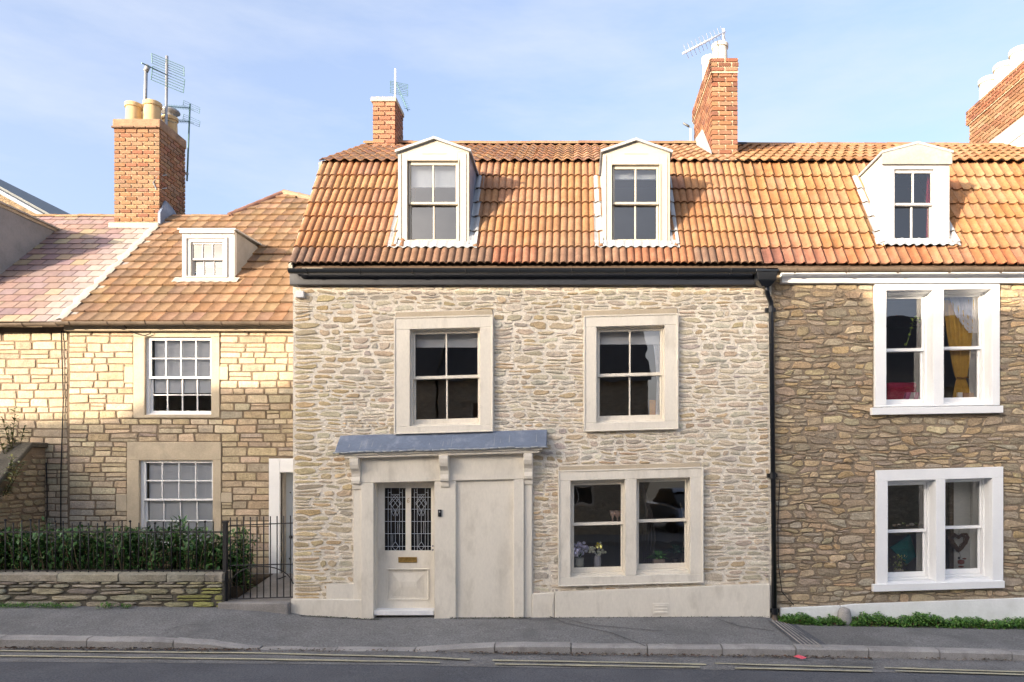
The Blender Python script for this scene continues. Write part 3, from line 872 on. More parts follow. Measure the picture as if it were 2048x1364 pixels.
# air brick
ab = MB(); ab.box(X(1306, 10.4), X(1338, 10.4), 10.418, 10.44, Z(1229, 10.4), Z(1207, 10.4))
for j in range(3): ab.box(X(1309, 10.4), X(1335, 10.4), 10.413, 10.43, Z(1227 - j * 6.4, 10.4), Z(1223.5 - j * 6.4, 10.4))
ab.build('air_vent', MT['cream'], main, bevel=.003)
jx = MB(); jx.box(X(589, 10.4), X(606, 10.4), 10.42, 10.49, Z(594, 10.4), Z(581, 10.4)); jbx = jx.build('junction_box', MT['plastic'], main, bevel=.008)
MB().tube([(X(598, 10.4), 10.46, Z(581, 10.4)), (X(594, 10.4), 10.46, Z(572, 10.4)), (X(588, 10.4), 10.45, Z(566, 10.4))], .004, 5).build('cable', MT['plastic'], jbx)
MB().tube([(X(1110, 10.4), 10.425, Z(1176, 10.4)), (X(1107, 10.4), 10.422, Z(1195, 10.4)), (X(1104, 10.4), 10.423, Z(1212, 10.4)), (X(1104, 10.4), 10.42, Z(1235, 10.4))], .007, 6).build('cable', MT['cream'], main)

# ---- roofs of main and right house
def deck(name, house, x0, x1, gaps):
    mb = MB()
    o = .03
    prof_d = [(EAVE[0] + .03, EAVE[1] - o), (BREAK[0] + .02, BREAK[1] - o), (RIDGE[0], RIDGE[1] - o), (2 * RIDGE[0] - BREAK[0], BREAK[1] - o), (2 * RIDGE[0] - EAVE[0], EAVE[1] - o)]
    cuts = sorted({x0, x1} | {v for g_ in gaps for v in g_[:2]})
    for a, b in zip(cuts, cuts[1:]):
        m = (a + b) / 2
        hole = any(g_[0] < m < g_[1] for g_ in gaps)
        for s, (p, q) in enumerate(zip(prof_d, prof_d[1:])):
            if hole and s == 0:
                zb = [g_[2] for g_ in gaps if g_[0] < m < g_[1]][0]
                q = (slope_y(zb), zb - o)
            mb.add([(a, *p), (b, *p), (b, *q), (a, *q)], [(0, 1, 2, 3)])
    return mb.build(name, MT['deck'], house)

DORM = {  # front px, opening px, eave/apex/bottom px
    'a': dict(x=(796, 938), op=(815, 916, 322, 480), ev=304, ap=280, bt=490, zm=407, c=869),
    'b': dict(x=(1206, 1340), op=(1224, 1319, 330, 480), ev=306, ap=283, bt=489, zm=407, c=1272),
    'c': dict(x=(1766, 1899), op=(1789, 1868, 338, 478), ev=307, ap=290, bt=484, zm=409, c=1833)}
DY = 10.5
for d in DORM.values():
    d['X'] = (X(d['x'][0], DY), X(d['x'][1], DY)); d['ze'] = Z(d['ev'], DY); d['za'] = Z(d['ap'], DY); d['zb'] = Z(d['bt'], DY); d['xc'] = X(d['c'], DY)
RX = 2.70
roofA = deck('roof', main, -4.03, RX, [(DORM[k]['X'][0] + .02, DORM[k]['X'][1] - .02, DORM[k]['zb']) for k in 'ab'])
T3 = tile_mesh('roof_tile', .315, .40, 'triple', lift=.042, thick=.022)
T2 = tile_mesh('roof_tile', .30, .40, 'double', lift=.042, thick=.022)
TP = tile_mesh('roof_tile', .34, .45, 'pan')
def dskip(cen, W, gz):
    for d in DORM.values():
        if d['X'][0] + .03 < cen.x < d['X'][1] - .03 and d['zb'] - .02 < cen.z < d['ze'] + .06: return True
    return False
rt = random.Random(21)
PT = [(.54, .29, .14), (.51, .27, .13), (.56, .30, .145), (.52, .29, .155), (.54, .275, .125), (.49, .275, .155)]
def colA(r, c, cen):
    k = jit(rt.choice(PT), .1, rt, .04)
    if r == 0:
        t = rt.uniform(.45, .8); g_ = (.20, .145, .12) if rt.random() < .75 else (.40, .16, .10)
        k = tuple(lerp(k[i], g_[i], t) for i in range(3))
    return k
tile_field(roofA, T3, -4.06, RX, EAVE, BREAK, .315, 7, colA, dskip, rng=rt)
PU = [(.62, .37, .21), (.56, .34, .2), (.66, .41, .24), (.50, .30, .19), (.60, .33, .18)]
U0 = (BREAK[0] - .07, BREAK[1] + .015)
CH2 = (X(1424, 12.4), X(1475, 12.4), 12.4, 14.2)
def uskip(cen, W, gz):
    return (CH2[0] < cen.x < CH2[1] and cen.y > 12.3)
tile_field(roofA, TP, -4.06, RX, U0, RIDGE, .34, 7, lambda r, c, cen: jit(rt.choice(PU), .14, rt, .05), uskip, rng=rt)
roofA_r = MB()
def ridge(parent, x0, x1, y, z, r=.11, L=.45, col=(.5, .3, .17), rng=rt, mat='tile'):
    n = max(1, round((x1 - x0) / L))
    for j in range(n):
        a, b = lerp(x0, x1, j / n), lerp(x0, x1, (j + 1) / n) + .015
        zz = z + rng.uniform(-.008, .008)
        mb = MB(); vs = []
        for xx, rr in ((a, r), (b, r * .96)):
            for k in range(9):
                t = math.pi * k / 8
                vs.append((xx, y - rr * math.cos(t), zz - .03 + rr * .75 * math.sin(t)))
        vs += [(v[0], v[1], v[2] - .02) for v in vs[:9]]
        fs = [(k, k + 1, 9 + k + 1, 9 + k)[::-1] for k in range(8)] + [(18 + k, 18 + k + 1, k + 1, k)[::-1] for k in range(8)]
        mb.add(vs, fs, jit(col, .18, rng, .05)); mb.build('ridge_tile', MT[mat], parent, auto=50)
ridge(roofA, -4.04, CH2[0], RIDGE[0], RIDGE[1] + .05)
# left verge: pointed mortar edge under the end tiles
vg = MB()
for P, Q in ((EAVE, BREAK), (U0, RIDGE)):
    vg.prism([(P[0] + .03, P[1] - .10), (P[0], P[1] + .0), (Q[0], Q[1] + .0), (Q[0] + .06, Q[1] - .10)], 'x', -4.075, -4.02)
vg.build('verge', MT['cement'], roofA)

fb_ = MB(); fb_.box(X(580, 10.42), X(1522, 10.42), 10.40, 10.51, Z(570, 10.42), Z(545, 10.42) + .06); fb_.build('fascia', MT['fascia_black'], main, bevel=.006)
def gutter(house, x0, x1, y, z, r, mat, nb, z1=None):
    z1 = z if z1 is None else z1
    mb = MB(); vs = []; k = 8
    for x, zz in ((x0, z), (x1, z1)):
        for rr in (r, r - .008):
            for i in range(k + 1):
                t = math.pi + math.pi * i / k
                vs.append((x, y + rr * math.cos(t), zz + rr * math.sin(t)))
    m = k + 1; fs = []
    for i in range(k):
        fs.append((i, i + 1, 2 * m + i + 1, 2 * m + i)[::-1]); fs.append((m + i, m + i + 1, 3 * m + i + 1, 3 * m + i))
        fs.append((i, i + 1, m + i + 1, m + i)); fs.append((2 * m + i, 2 * m + i + 1, 3 * m + i + 1, 3 * m + i))
    fs += [(0, m, 3 * m, 2 * m), (k, m + k, 3 * m + k, 2 * m + k)]
    mb.add(vs, fs)
    gt = mb.build('gutter', mat, house, auto=40)
    for j in range(nb):
        x = lerp(x0, x1, (j + .35) / nb); zz = lerp(z, z1, (j + .35) / nb)
        b = MB(); b.tube([(x, y + (r + .006) * math.cos(math.pi + math.pi * i / 8), zz + (r + .006) * math.sin(math.pi + math.pi * i / 8)) for i in range(9)] + [(x, y + r + .006, zz + .01), (x, y + r + .09, zz + .012)], .006, 5)
        b.build('gutter_bracket', mat, gt)
    return gt
gutter(main, X(576, 10.2), X(1531, 10.2), 10.24, Z(537, 10.2), .062, MT['black'], 9)

# ---- dormers
def dormer(house, d, mat, cheek, pedmat, key):
    x0, x1 = d['X']; zb, ze, za, xc = d['zb'], d['ze'], d['za'], d['xc']
    o = (X(d['op'][0], DY), X(d['op'][1], DY), Z(d['op'][3], DY), Z(d['op'][2], DY))
    yf = DY
    mb = MB()
    mb.box(x0, o[0], yf, yf + .09, zb, ze); mb.box(o[1], x1, yf, yf + .09, zb, ze)
    mb.box(o[0], o[1], yf, yf + .09, zb, o[2])
    if key != 'c':
        mb.prism([(x0, ze), (o[0], ze), (o[0], o[3]), (o[1], o[3]), (o[1], ze), (x1, ze), (xc, za)], 'y', yf - .001, yf + .09)
    else:
        mb.box(o[0], o[1], yf, yf + .09, o[3], ze)
    part = mb.build('dormer', mat, house, bevel=.004)
    if key == 'c':
        MB().prism([(x0 - .02, Z(330, DY)), (x1 + .02, Z(330, DY)), (x1 + .02, ze), (xc, za), (x0 - .02, ze)], 'y', yf - .04, yf - .004).build('pediment', pedmat, part)
    else:
        MB().box(xc - .17, xc + .17, yf - .008, yf, Z(308, DY), Z(306.5, DY)).build('pediment_bead', mat, part)
        st_ = MB()
        for xa in (x0 + .035, x1 - .05): st_.box(xa, xa + .012, yf - .012, yf + .002, zb + .05, ze - .03)
        st_.ring(o[0] - .018, o[1] + .018, o[2] - .02, o[3] + .018, .016, .016, .018, .016, yf - .014, yf + .002)
        st_.build('architrave', mat, part, bevel=.004)
    s = MB(); s.box(x0 - .02, x1 + .02, yf - .04, yf + .02, zb - .02, zb + .035); s.build('sill', mat, part, bevel=.006)
    ys = slope_y(ze) + .1
    for nm, xa, xb in (('cheek', x0, x0 + .035), ('cheek', x1 - .035, x1)):
        MB().prism([(yf + .0905, zb - .02), (yf + .0905, ze), (ys, ze), (slope_y(zb - .02) + .1, zb - .02)], 'x', xa, xb).build(nm, cheek, part)
    rf = MB()
    ov = .035; yr = slope_y(za) + .12; th = .035
    sl_ = (za - ze) / (x1 - xc)
    for sg, xe in ((-1, x0 - ov), (1, x1 + ov)):
        zee = za - sl_ * abs(xe - xc)
        A = [(xc, yf - .05, za), (xe, yf - .05, zee), (xe, ys + .05, zee), (xc, yr, za)]
        B = [(p[0], p[1], p[2] + th) for p in A]
        fs = [(0, 1, 2, 3), (7, 6, 5, 4), (0, 4, 5, 1), (1, 5, 6, 2), (2, 6, 7, 3)]
        rf.add(A + B, fs if sg < 0 else [f[::-1] for f in fs])
    rf.build('dormer_roof', MT['lead_pale'], part)
    sash(part, o[0] + .006, o[1] - .006, o[2] + .006, o[3] - .006, Z(d['zm'], DY + .05), yf + .035, 2, 1, 1, mat, None, st=.032 if key != 'c' else .016, top=.04, bot=.03, bar=.024, meet=.035, glass='glass_sky')
    # lead flashings lying on the tiles: apron under the sill and one step per course at the sides
    v = Vector((0, BREAK[0] - EAVE[0], BREAK[1] - EAVE[1])).normalized(); nn = Vector((1, 0, 0)).cross(v)
    ap = MB(); m = 40; vs = []
    for i in range(m + 1):
        x = lerp(x0 - .13, x1 + .13, i / m)
        wv = .045 + .012 * math.sin(i * 1.55)
        for t in (-.115 + .008 * math.sin(i * 1.55), .02):
            p = Vector((x, slope_y(zb), zb)) + v * t + nn * (wv + .018); vs.append(p)
    ap.add(vs, [(2 * i, 2 * i + 2, 2 * i + 3, 2 * i + 1) for i in range(m)]); ap.build('lead_apron', MT['lead_pale'], part, smooth=True)
    L0 = (Vector((0, *EAVE)) - Vector((0, slope_y(zb), zb))).length
    gauge = Vector((0, BREAK[0] - EAVE[0], BREAK[1] - EAVE[1])).length / 7
    r = int(L0 / gauge)
    while True:
        a_ = max(r * gauge, L0 - .06); b_ = (r + 1) * gauge
        P = Vector((0, *EAVE)) + v * a_
        if P.z > ze - .05 or r > 6: break
        for xa, xb in ((x0 - .125, x0 + .0), (x1 - .0, x1 + .125)):
            f = MB(); vs = []
            for i in range(5):
                x = lerp(xa, xb, i / 4); h = .05 + .014 * math.sin(i * 1.9 + r) 
                vs += [Vector((x, 0, 0)) + P + nn * (h + .022), Vector((x, 0, 0)) + P + v * (b_ - a_) + nn * (h - .006)]
            f.add(vs, [(2 * i, 2 * i + 2, 2 * i + 3, 2 * i + 1) for i in range(4)])
            f.add([vs[0], vs[2], vs[4], vs[6], vs[8]] + [p - nn * .014 for p in (vs[0], vs[2], vs[4], vs[6], vs[8])], [(5 + i, 6 + i, 1 + i, i) for i in range(4)])
            f.build('lead_soaker', MT['lead_pale'], part, smooth=True)
        r += 1
    return part
MT['dormer_cream'] = material('dormer cream paint', (.42, .385, .32), .5, .04, 2, .02, 30, .08, 25, dist=.003)
dormer(main, DORM['a'], MT['dormer_cream'], MT['lead'], None, 'a')
dormer(main, DORM['b'], MT['dormer_cream'], MT['lead_pale'], None, 'b')
for k, lab, zb_ in (('a', 'white roller blind in the gabled dormer beside the narrow orange brick chimney', 372), ('b', 'white roller blind in the cream dormer between the other two dormers', 356)):
    d = DORM[k]; blind(X(d['op'][0], 10.6) + .03, X(d['op'][1], 10.6) - .03, Z(zb_, 10.65), Z(330, 10.65), DY + .16, lab)
for k in 'ab':   # dormer side lining so that the roof void is closed
    pass

# ---- chimneys of the main house
BO = [(.62, .27, .14), (.58, .25, .13), (.66, .31, .16), (.55, .23, .12)]
BM = [(.52, .21, .10), (.56, .25, .12), (.45, .17, .085), (.60, .30, .15), (.50, .24, .13), (.38, .16, .09)]
def chimney(house, x0, x1, y0, y1, z0, z1, cap, cols, mortar, side, rng, capcol=None, faces='f'):
    core = MB().box(x0 + .012, x1 - .012, y0 + .012, y1, z0 - .6, z1 - .01).build('chimney', MT[mortar], house)
    brick_face(core, 0, x1 - x0, z0, z1, (x0, y0, 0), (1, 0, 0), (0, -1, 0), cols, rng)
    if side == 'r': brick_face(core, .03, y1 - y0, z0, z1, (x1, y0, 0), (0, 1, 0), (1, 0, 0), cols, rng)
    if side == 'l': brick_face(core, .03, y1 - y0, z0, z1, (x0, y0, 0), (0, 1, 0), (-1, 0, 0), cols, rng)
    return core
rc = random.Random(5)
c1 = (X(746, 13.6), X(790, 13.6), 13.6, 14.2)
ch1 = chimney(main, *c1, 8.1, Z(204, 13.6), None, BO, 'pink_mortar', 'r', rc)
zc = Z(204, 13.6)
MB().box(c1[0] - .035, c1[1] + .03, c1[2] - .035, c1[3] + .03, zc, zc + .085).build('coping', MT['bathstone'], ch1, bevel=.012)
MB().box(c1[0] - .06, c1[1] + .06, c1[2] - .06, c1[2] + .4, 8.0, 8.2).build('lead_flashing', MT['lead_pale'], ch1)
zt2 = Z(118, 12.4); zo2 = Z(145, 12.4); zlow = Z(300, 12.4)
ch2 = chimney(main, *CH2, Z(318, 12.4), zo2, None, BM, 'brick_mortar', 'l', rc)
brick_face(ch2, 0, CH2[1] - CH2[0] + .03, zo2, zt2, (CH2[0] - .02, CH2[2] - .035, 0), (1, 0, 0), (0, -1, 0), BM[2:], rc)
brick_face(ch2, .0, CH2[3] - CH2[2] + .06, zo2, zt2, (CH2[0] - .035, CH2[2] - .03, 0), (0, 1, 0), (-1, 0, 0), BM[2:], rc)
MB().box(CH2[0] - .028, CH2[1] + .004, CH2[2] - .028, CH2[3] + .03, zo2 - .02, zt2 - .005).build('oversail', MT['brick_mortar'], ch2)
MB().box(CH2[0] + .005, CH2[1] - .005, CH2[2] + .02, CH2[3] - .02, zt2 - .005, zt2 + .03).build('flaunching', MT['cement'], ch2, bevel=.02)
pot(ch2, X(1440, 12.65), 12.65, zt2 + .02, .135, .37, 'pot_white')
pt = MB(); 
for (yy, hh) in ((13.4, .62),):
    pot(ch2, X(1415, 13.5) + .03, 13.5, zt2 + .02, .13, .62, 'pot_white')
lf = MB(); lf.prism([(CH2[2] - .05, Z(318, 12.4) - .2), (CH2[2] - .05, Z(300, 12.4) - .05), (13.2, 8.35), (13.9, 8.5), (14.3, 8.1)], 'x', CH2[0] - .03, CH2[0] - .016)
lf.build('lead_flashing', MT['lead_pale'], ch2)
ridge(roofA, CH2[1] + .02, 3.3, RIDGE[0], RIDGE[1] + .02, col=(.09, .09, .10))

# ================================================================== RIGHT HOUSE
right = thing('stone_house', ((XM + XR) / 2, 12, -.05), 'brown rubble stone house with white twin sash windows and white plinth', 'house')
R1o = rect(1750, 2000, 564, 812); R1a, R1b = rect(1773, 1867, 581, 809), rect(1888, 1984, 579, 807)
R2o = rect(1753, 2007, 937, 1166); R2a, R2b = rect(1776, 1872, 962, 1163), rect(1891, 1985, 959, 1160)
holesR = [(R1a[0] - .04, R1b[1] + .04, R1a[2] - .05, R1a[3] + .05), (R2a[0] - .04, R2b[1] + .04, R2a[2] - .05, R2a[3] + .05)]
wallR = wall_mesh(XM + .002, XR, -.5, 5.02, holesR, WY, WY + .35).build('wall', MT['mortar_brown'], right)
shR = [(R1o[0] - .005, R1o[1] + .005, R1o[2] - .11, R1o[3] + .01), (R2o[0] - .005, R2o[1] + .005, R2o[2] - .1, R2o[3] + .01)]
rs = random.Random(9)
stR = rubble(XM + .03, 8.2, .0, 4.9, shR, (.038, .125), (.08, .29), .007, 4.6, .07, rs, .05, 2, rag=.15)
PAL_R = [tuple(v * 1.12 for v in c) for c in [(.37, .285, .185), (.34, .265, .175), (.40, .31, .20), (.31, .25, .18), (.40, .29, .17), (.36, .295, .21), (.29, .235, .17), (.43, .34, .225), (.27, .225, .165), (.34, .29, .22)]]
def low_pale(c, pts):
    t = max(0, min(1, (.45 - pts[0][1]) / .3)) * .5
    return tuple(lerp(c[i], (.42, .37, .29)[i], t) for i in range(3))
lay_stones(stR, wallR, MT['stone'], PAL_R, .017, rs, mp_main, view=vis(), bulge=1.5, ptint=low_pale, var=.17)
MB().prism(gp, 'x', XR - .3, XR).build('party_wall', MT['mortar_brown'], right)
MB().box(XM, XR - .3, 17.0, 17.3, -.4, 5.0).build('rear_wall', MT['mortar_brown'], right)
room(right, XM, XR - .3, WY + .352, 13.9, [.05, 2.5, 4.98])
MB().box(XM + .02, XR - .32, 14.0, 14.1, 5.0, 7.6).build('attic_wall', MT['inner'], right)
pl('plinth', [(1562, 1217), (1683, 1212)], 10.42, .05, MT['whitewash'], -.5, right)
pl('plinth', [(1684, 1212), (1703, 1209.5), (2048, 1197), (2300, 1190)], 10.42, .055, MT['whitewash'], -.5, right)
house_window(right, R1o, [R1a, R1b], [Z(699, 10.7), Z(697, 10.7)], MT['white'], .016, cols=1, reveal=.19, proud=.05, sill=(X(1747, 10.35), X(2011, 10.35), Z(827, 10.35), Z(812.5, 10.35)), bead=False)
house_window(right, R2o, [R2a, R2b], [Z(1060, 10.7), Z(1056, 10.7)], MT['white'], .030, cols=1, reveal=.19, proud=.05, sill=(X(1750, 10.35), X(2014, 10.35), Z(1181, 10.35), Z(1166.5, 10.35)), bead=False)
MB().box(XM + .12, XR, 10.40, 10.51, Z(566, 10.42), Z(545, 10.42) + .05).build('fascia', MT['white'], right, bevel=.005)
gutter(right, X(1556, 10.2), XR, 10.24, Z(536, 10.2), .055, MT['old_gutter'], 8, Z(534, 10.2))
roofB = deck('roof', right, RX + .002, XR, [(DORM['c']['X'][0] + .02, DORM['c']['X'][1] - .02, DORM['c']['zb'])])
PB = [(.58, .31, .135), (.55, .285, .125), (.59, .33, .155), (.57, .27, .11), (.53, .29, .15), (.60, .35, .18)]
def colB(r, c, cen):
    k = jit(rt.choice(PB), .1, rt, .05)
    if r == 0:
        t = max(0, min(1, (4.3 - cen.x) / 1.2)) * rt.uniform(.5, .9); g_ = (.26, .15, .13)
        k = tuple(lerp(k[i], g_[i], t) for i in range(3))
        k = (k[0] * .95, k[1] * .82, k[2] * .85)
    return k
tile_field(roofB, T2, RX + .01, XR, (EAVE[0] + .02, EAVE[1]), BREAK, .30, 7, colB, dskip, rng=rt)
CH3 = (8.30, 9.2, 12.2, 15.1)
tile_field(roofB, TP, RX + .01, XR, U0, RIDGE, .34, 6, lambda r, c, cen: jit(rt.choice([(.60, .34, .16), (.55, .30, .14), (.62, .37, .19), (.52, .27, .12)]), .12, rt, .05), lambda cen, W, g_: uskip(cen, W, g_) or cen.x > 8.25, rng=rt)
ridge(roofB, 3.32, XR, RIDGE[0], RIDGE[1] + .03, r=.09)
MT['dormer_white'] = material('dormer white paint', (.50, .50, .50), .5, .06, 3, .03, 30, .1, 25, dist=.004)
MT['lead_grey'] = material('weathered lead sheet', (.33, .32, .29), .7, .2, 4, .1, 30, .3, 20, tint=(.2, .2, .2), tamt=.6, ts=6)
dormer(right, DORM['c'], MT['dormer_white'], MT['render_pale'], MT['lead_grey'], 'c')
zk = Z(250, 15.1)
ch3 = chimney(right, *CH3, 7.6, zk, None, [(.56, .29, .14), (.50, .24, .12), (.62, .36, .19), (.46, .20, .10)], 'brick_mortar', 'l', rc)
brick_face(ch3, 0, CH3[3] - CH3[2] + .1, zk, zk + .30, (CH3[0] - .045, CH3[2] - .05, 0), (0, 1, 0), (-1, 0, 0), BM, rc)
MB().box(CH3[0] - .038, CH3[1] + .04, CH3[2] - .05, CH3[3] + .048, zk - .01, zk + .295).build('oversail', MT['brick_mortar'], ch3)
for j in range(5): pot(ch3, CH3[0] + .23, CH3[3] - .30 - j * .52, zk + .28, .185, .52 if j != 3 else .75, 'pot_white')
cp = MB(); cp.prism([(11.5, 6.95), (13.9, 8.3), (13.9, 8.62), (12.9, 8.15), (11.5, 7.25)], 'x', 8.28, 8.75); cp.build('coping', MT['whitewash'], right, bevel=.02)
MB().box(CH3[0] - .04, CH3[0] + .3, CH3[2], CH3[3], 8.3, 8.62).build('lead_flashing', MT['lead_pale'], ch3)

# rainwater hopper and pipe on the party line
hp = MB()
hx0, hx1, hy0, hy1 = X(1513, 10.2), X(1555, 10.2), 10.17, 10.39
zt_, zm_, zb_ = Z(541, 10.2), Z(560, 10.2), Z(571, 10.2)
def frus(mb, a, b):
    (x0, x1, y0, y1, z0), (u0, u1, v0, v1, z1) = a, b
    mb.add([(x0, y0, z0), (x1, y0, z0), (x1, y1, z0), (x0, y1, z0), (u0, v0, z1), (u1, v0, z1), (u1, v1, z1), (u0, v1, z1)],
           [(0, 3, 2, 1), (4, 5, 6, 7), (0, 1, 5, 4), (1, 2, 6, 5), (2, 3, 7, 6), (3, 0, 4, 7)])
frus(hp, (hx0 + .02, hx1 - .02, hy0 + .02, hy1, zm_), (hx0, hx1, hy0, hy1, zt_))
frus(hp, (hx0 + .09, hx1 - .09, hy0 + .07, hy1 - .03, zb_), (hx0 + .02, hx1 - .02, hy0 + .02, hy1, zm_))
hp.box(hx0 - .012, hx1 + .012, hy0 - .012, hy1 + .005, zt_ - .02, zt_ + .012)
dp = thing('downpipe', (X(1548, 10.4), 10.4, -.02), 'black rainwater downpipe with box hopper running down between the two houses', 'pipe')
hop = hp.build('hopper', MT['black'], dp, bevel=.006)
tp = MB()
tp.tube([(X(1534, 10.28), 10.28, zb_ + .02), (X(1534, 10.3), 10.3, Z(585, 10.3)), (X(1537, 10.36), 10.36, Z(593, 10.36)), (X(1542, 10.40), 10.41, Z(604, 10.4)), (X(1543, 10.4), 10.42, Z(615, 10.4)), (X(1550, 10.4), 10.42, Z(1222, 10.4))], .036, 12)
tp.build('pipe', MT['black'], dp, smooth=True)
for yy, r in ((618, .043), (951, .046), (1223, .046)):
    b = MB(); xx = X(lerp(1543, 1550, (yy - 615) / 607), 10.4)
    b.lathe(xx, 10.42, [(.03, Z(yy + 6, 10.4)), (r, Z(yy + 6, 10.4)), (r, Z(yy - 6, 10.4)), (.03, Z(yy - 6, 10.4))], 12); b.box(xx - .075, xx + .075, 10.455, 10.49, Z(yy + 4, 10.4), Z(yy - 4, 10.4)); b.build('pipe_collar', MT['black'], dp)
MB().tube([(X(1550, 10.4), 10.42, Z(1226, 10.4)), (X(1550, 10.4), 10.42, Z(1236, 10.4)), (X(1551, 10.35), 10.33, Z(1243, 10.4))], .042, 12).build('shoe', MT['old_gutter'], dp, smooth=True)
cb_ = MB().tube([(X(1562, 10.4), 10.46, Z(960, 10.4)), (X(1558, 10.4), 10.46, Z(1050, 10.4)), (X(1559, 10.4), 10.46, Z(1130, 10.4)), (X(1566, 10.4), 10.455, Z(1185, 10.4)), (X(1590, 10.4), 10.45, Z(1212, 10.4))], .006, 6).build('cable', MT['iron'], right)

# ================================================================== LEFT COTTAGES
LY = 12.0
CXL, CXR = -8.42, XL - .002
cot = thing('cottage', (-6.3, 13, .3), 'set-back cottage of squared honey stone with brown tiled roof behind iron railings', 'house')
L1 = rect(290, 424, 674, 830, LY); L2 = rect(279, 427, 920, 1092, LY)
LD = (X(562, LY), -4.28, .2, Z(945, LY))
wallC = wall_mesh(CXL, CXR, -.2, 4.56, [L1, L2, LD], LY, LY + .4).build('wall', MT['mortar_grey'], cot)
sC = [rect(268, 440, 652, 836, LY), rect(250, 268, 733, 766, LY), rect(440, 457, 733, 760, LY), rect(255, 443, 884, 1100, LY), rect(233, 255, 988, 1022, LY), rect(443, 465, 985, 1005, LY), (X(540, LY), -4.1, 0, Z(917, LY))]
rs = random.Random(17)
stC = rubble(CXL + .004, CXR, .25, 4.5, sC, (.085, .155), (.17, .38), .012, 13, .012, rs, .008, 5, rag=.05)
PAL_C = [(.48, .39, .27), (.44, .355, .245), (.51, .42, .295), (.41, .335, .24), (.53, .44, .315), (.46, .36, .235), (.39, .325, .25)]
def mp_left(x, z, d): return (x, LY - d, z)
def base_pale(c, pts):
    t = max(0, min(1, (-7.2 - pts[0][0]) / .8)) * max(0, min(1, (1.9 - pts[0][1]) / .5)) * .6
    return tuple(lerp(c[i], (.42, .39, .34)[i], t) for i in range(3))
lay_stones(stC, wallC, MT['stone'], PAL_C, .014, rs, mp_left, bulge=.35, ptint=base_pale)
room(cot, CXL, CXR, LY + .402, 15.2, [.35, 2.35, 4.5])

def cottage_window(op, pieces, zm, rl):
    mb = MB()
    for p in pieces: mb.box(p[0], p[1], LY - .022, LY + .05, p[2], p[3])
    part = mb.build('window', MT['bathstone'], cot, bevel=.008)
    r = MB(); r.ring(op[0] - .04, op[1] + .04, op[2] - .04, op[3] + .04, .044, .044, .044, .044, LY - .018, LY + .30); r.build('reveal', MT['bathstone'], part)
    f = MB(); f.ring(op[0], op[1], op[2], op[3], .05, .012, .03, .02, LY + .03, LY + .125); f.build('window_frame', MT['white'], part, bevel=.003)
    sash(part, op[0] + .05, op[1] - .012, op[2] + .03, op[3] - .02, zm, LY + .035, 4, 2, 2, MT['white'], None, st=.035, top=.03, bot=.045, bar=.018, meet=.035, glass='glass_clear')
def rj(*a): return rect(*a, LY)
cottage_window(L1, [rj(268, 440, 652, 674), rj(268, 290, 674.1, 836), rj(424, 440, 674.1, 836), rj(250, 268, 733, 766), rj(440, 457, 733, 760), rj(290, 424, 830, 836)], Z(756, LY + .1), 2)
cottage_window(L2, [rj(255, 443, 884, 920), rj(255, 279, 920.1, 1100), rj(427, 443, 920.1, 1100), rj(233, 255, 988, 1022), rj(443, 465, 985, 1005), rj(279, 427, 1092, 1100)], Z(999, LY + .1), 2)
b1 = blind(L1[0] + .09, L1[1] - .04, Z(786, 12.3), L1[3] - .03, LY + .126, 'pale fabric blind drawn most of the way down in the small paned upstairs window')
b2 = blind(L2[0] + .09, L2[1] - .04, L2[2] + .05, L2[3] - .03, LY + .126, 'full length white blind in the small paned window behind the laurel hedge')
# white door case and door
dc = MB(); dc.box(X(540, LY), X(562, LY), LY - .05, LY + .05, .15, Z(917, LY)); dc.box(X(562, LY), -4.105, LY - .05, LY + .05, Z(945, LY), Z(917, LY))
dcase = dc.build('door_case', MT['white'], cot, bevel=.008)
MB().box(LD[0] - .02, LD[0] + .005, LY + .05, LY + .3, .15, LD[3]).build('door_reveal', MT['render_pale'], cot)
MB().box(LD[0] - .02, LD[1] + .05, LY + .05, LY + .3, LD[3] - .005, LD[3] + .05).build('door_soffit', MT['render_pale'], cot)
MT['door_blue'] = material('pale blue paint', (.60, .66, .71), .5, .04, 3, 0, 30, .05, 30)
dl = MB(); dl.box(LD[0], LD[1] + .02, LY + .20, LY + .245, .36, LD[3])
for zz0, zz1 in ((.5, 1.1), (1.25, 1.95)): dl.ring(LD[0] + .1, LD[1] - .08, zz0, zz1, .02, .02, .02, .02, LY + .19, LY + .21)
ld = dl.build('door', MT['door_blue'], cot, bevel=.003)
for px_, py_, r in ((582, 1074, .035), (580, 1117, .02), (581, 985, .014)):
    MB().ball((X(px_, LY + .18), LY + .175, Z(py_, LY + .18)), r).build('door_knob', MT['black'], ld, smooth=True)

CE, CR = (11.78, 4.53), (14.95, 7.37)
def cslope(y): return CE[1] + (y - CE[0]) * (CR[1] - CE[1]) / (CR[0] - CE[0])
def cy_of_z(z): return CE[0] + (z - CE[1]) * (CR[0] - CE[0]) / (CR[1] - CE[1])
cd_ = dict(x0=X(364, 12.85), x1=X(469, 12.85), y=12.85, zb=Z(561, 12.85), zt=Z(462, 12.85))
rd = MB()
o = .03
for a, b, hole in ((-8.38, cd_['x0'] + .02, 0), (cd_['x0'] + .02, cd_['x1'] - .02, 1), (cd_['x1'] - .02, XL + .03, 0)):
    zq = cd_['zb'] if hole else CR[1]
    rd.add([(a, CE[0], CE[1] - o), (b, CE[0], CE[1] - o), (b, cy_of_z(zq), zq - o), (a, cy_of_z(zq), zq - o)], [(0, 1, 2, 3)])
    if hole:
        z2 = cd_['zt'] + .05
        rd.add([(a, cy_of_z(z2), z2 - o), (b, cy_of_z(z2), z2 - o), (b, CR[0], CR[1] - o), (a, CR[0], CR[1] - o)], [(0, 1, 2, 3)])
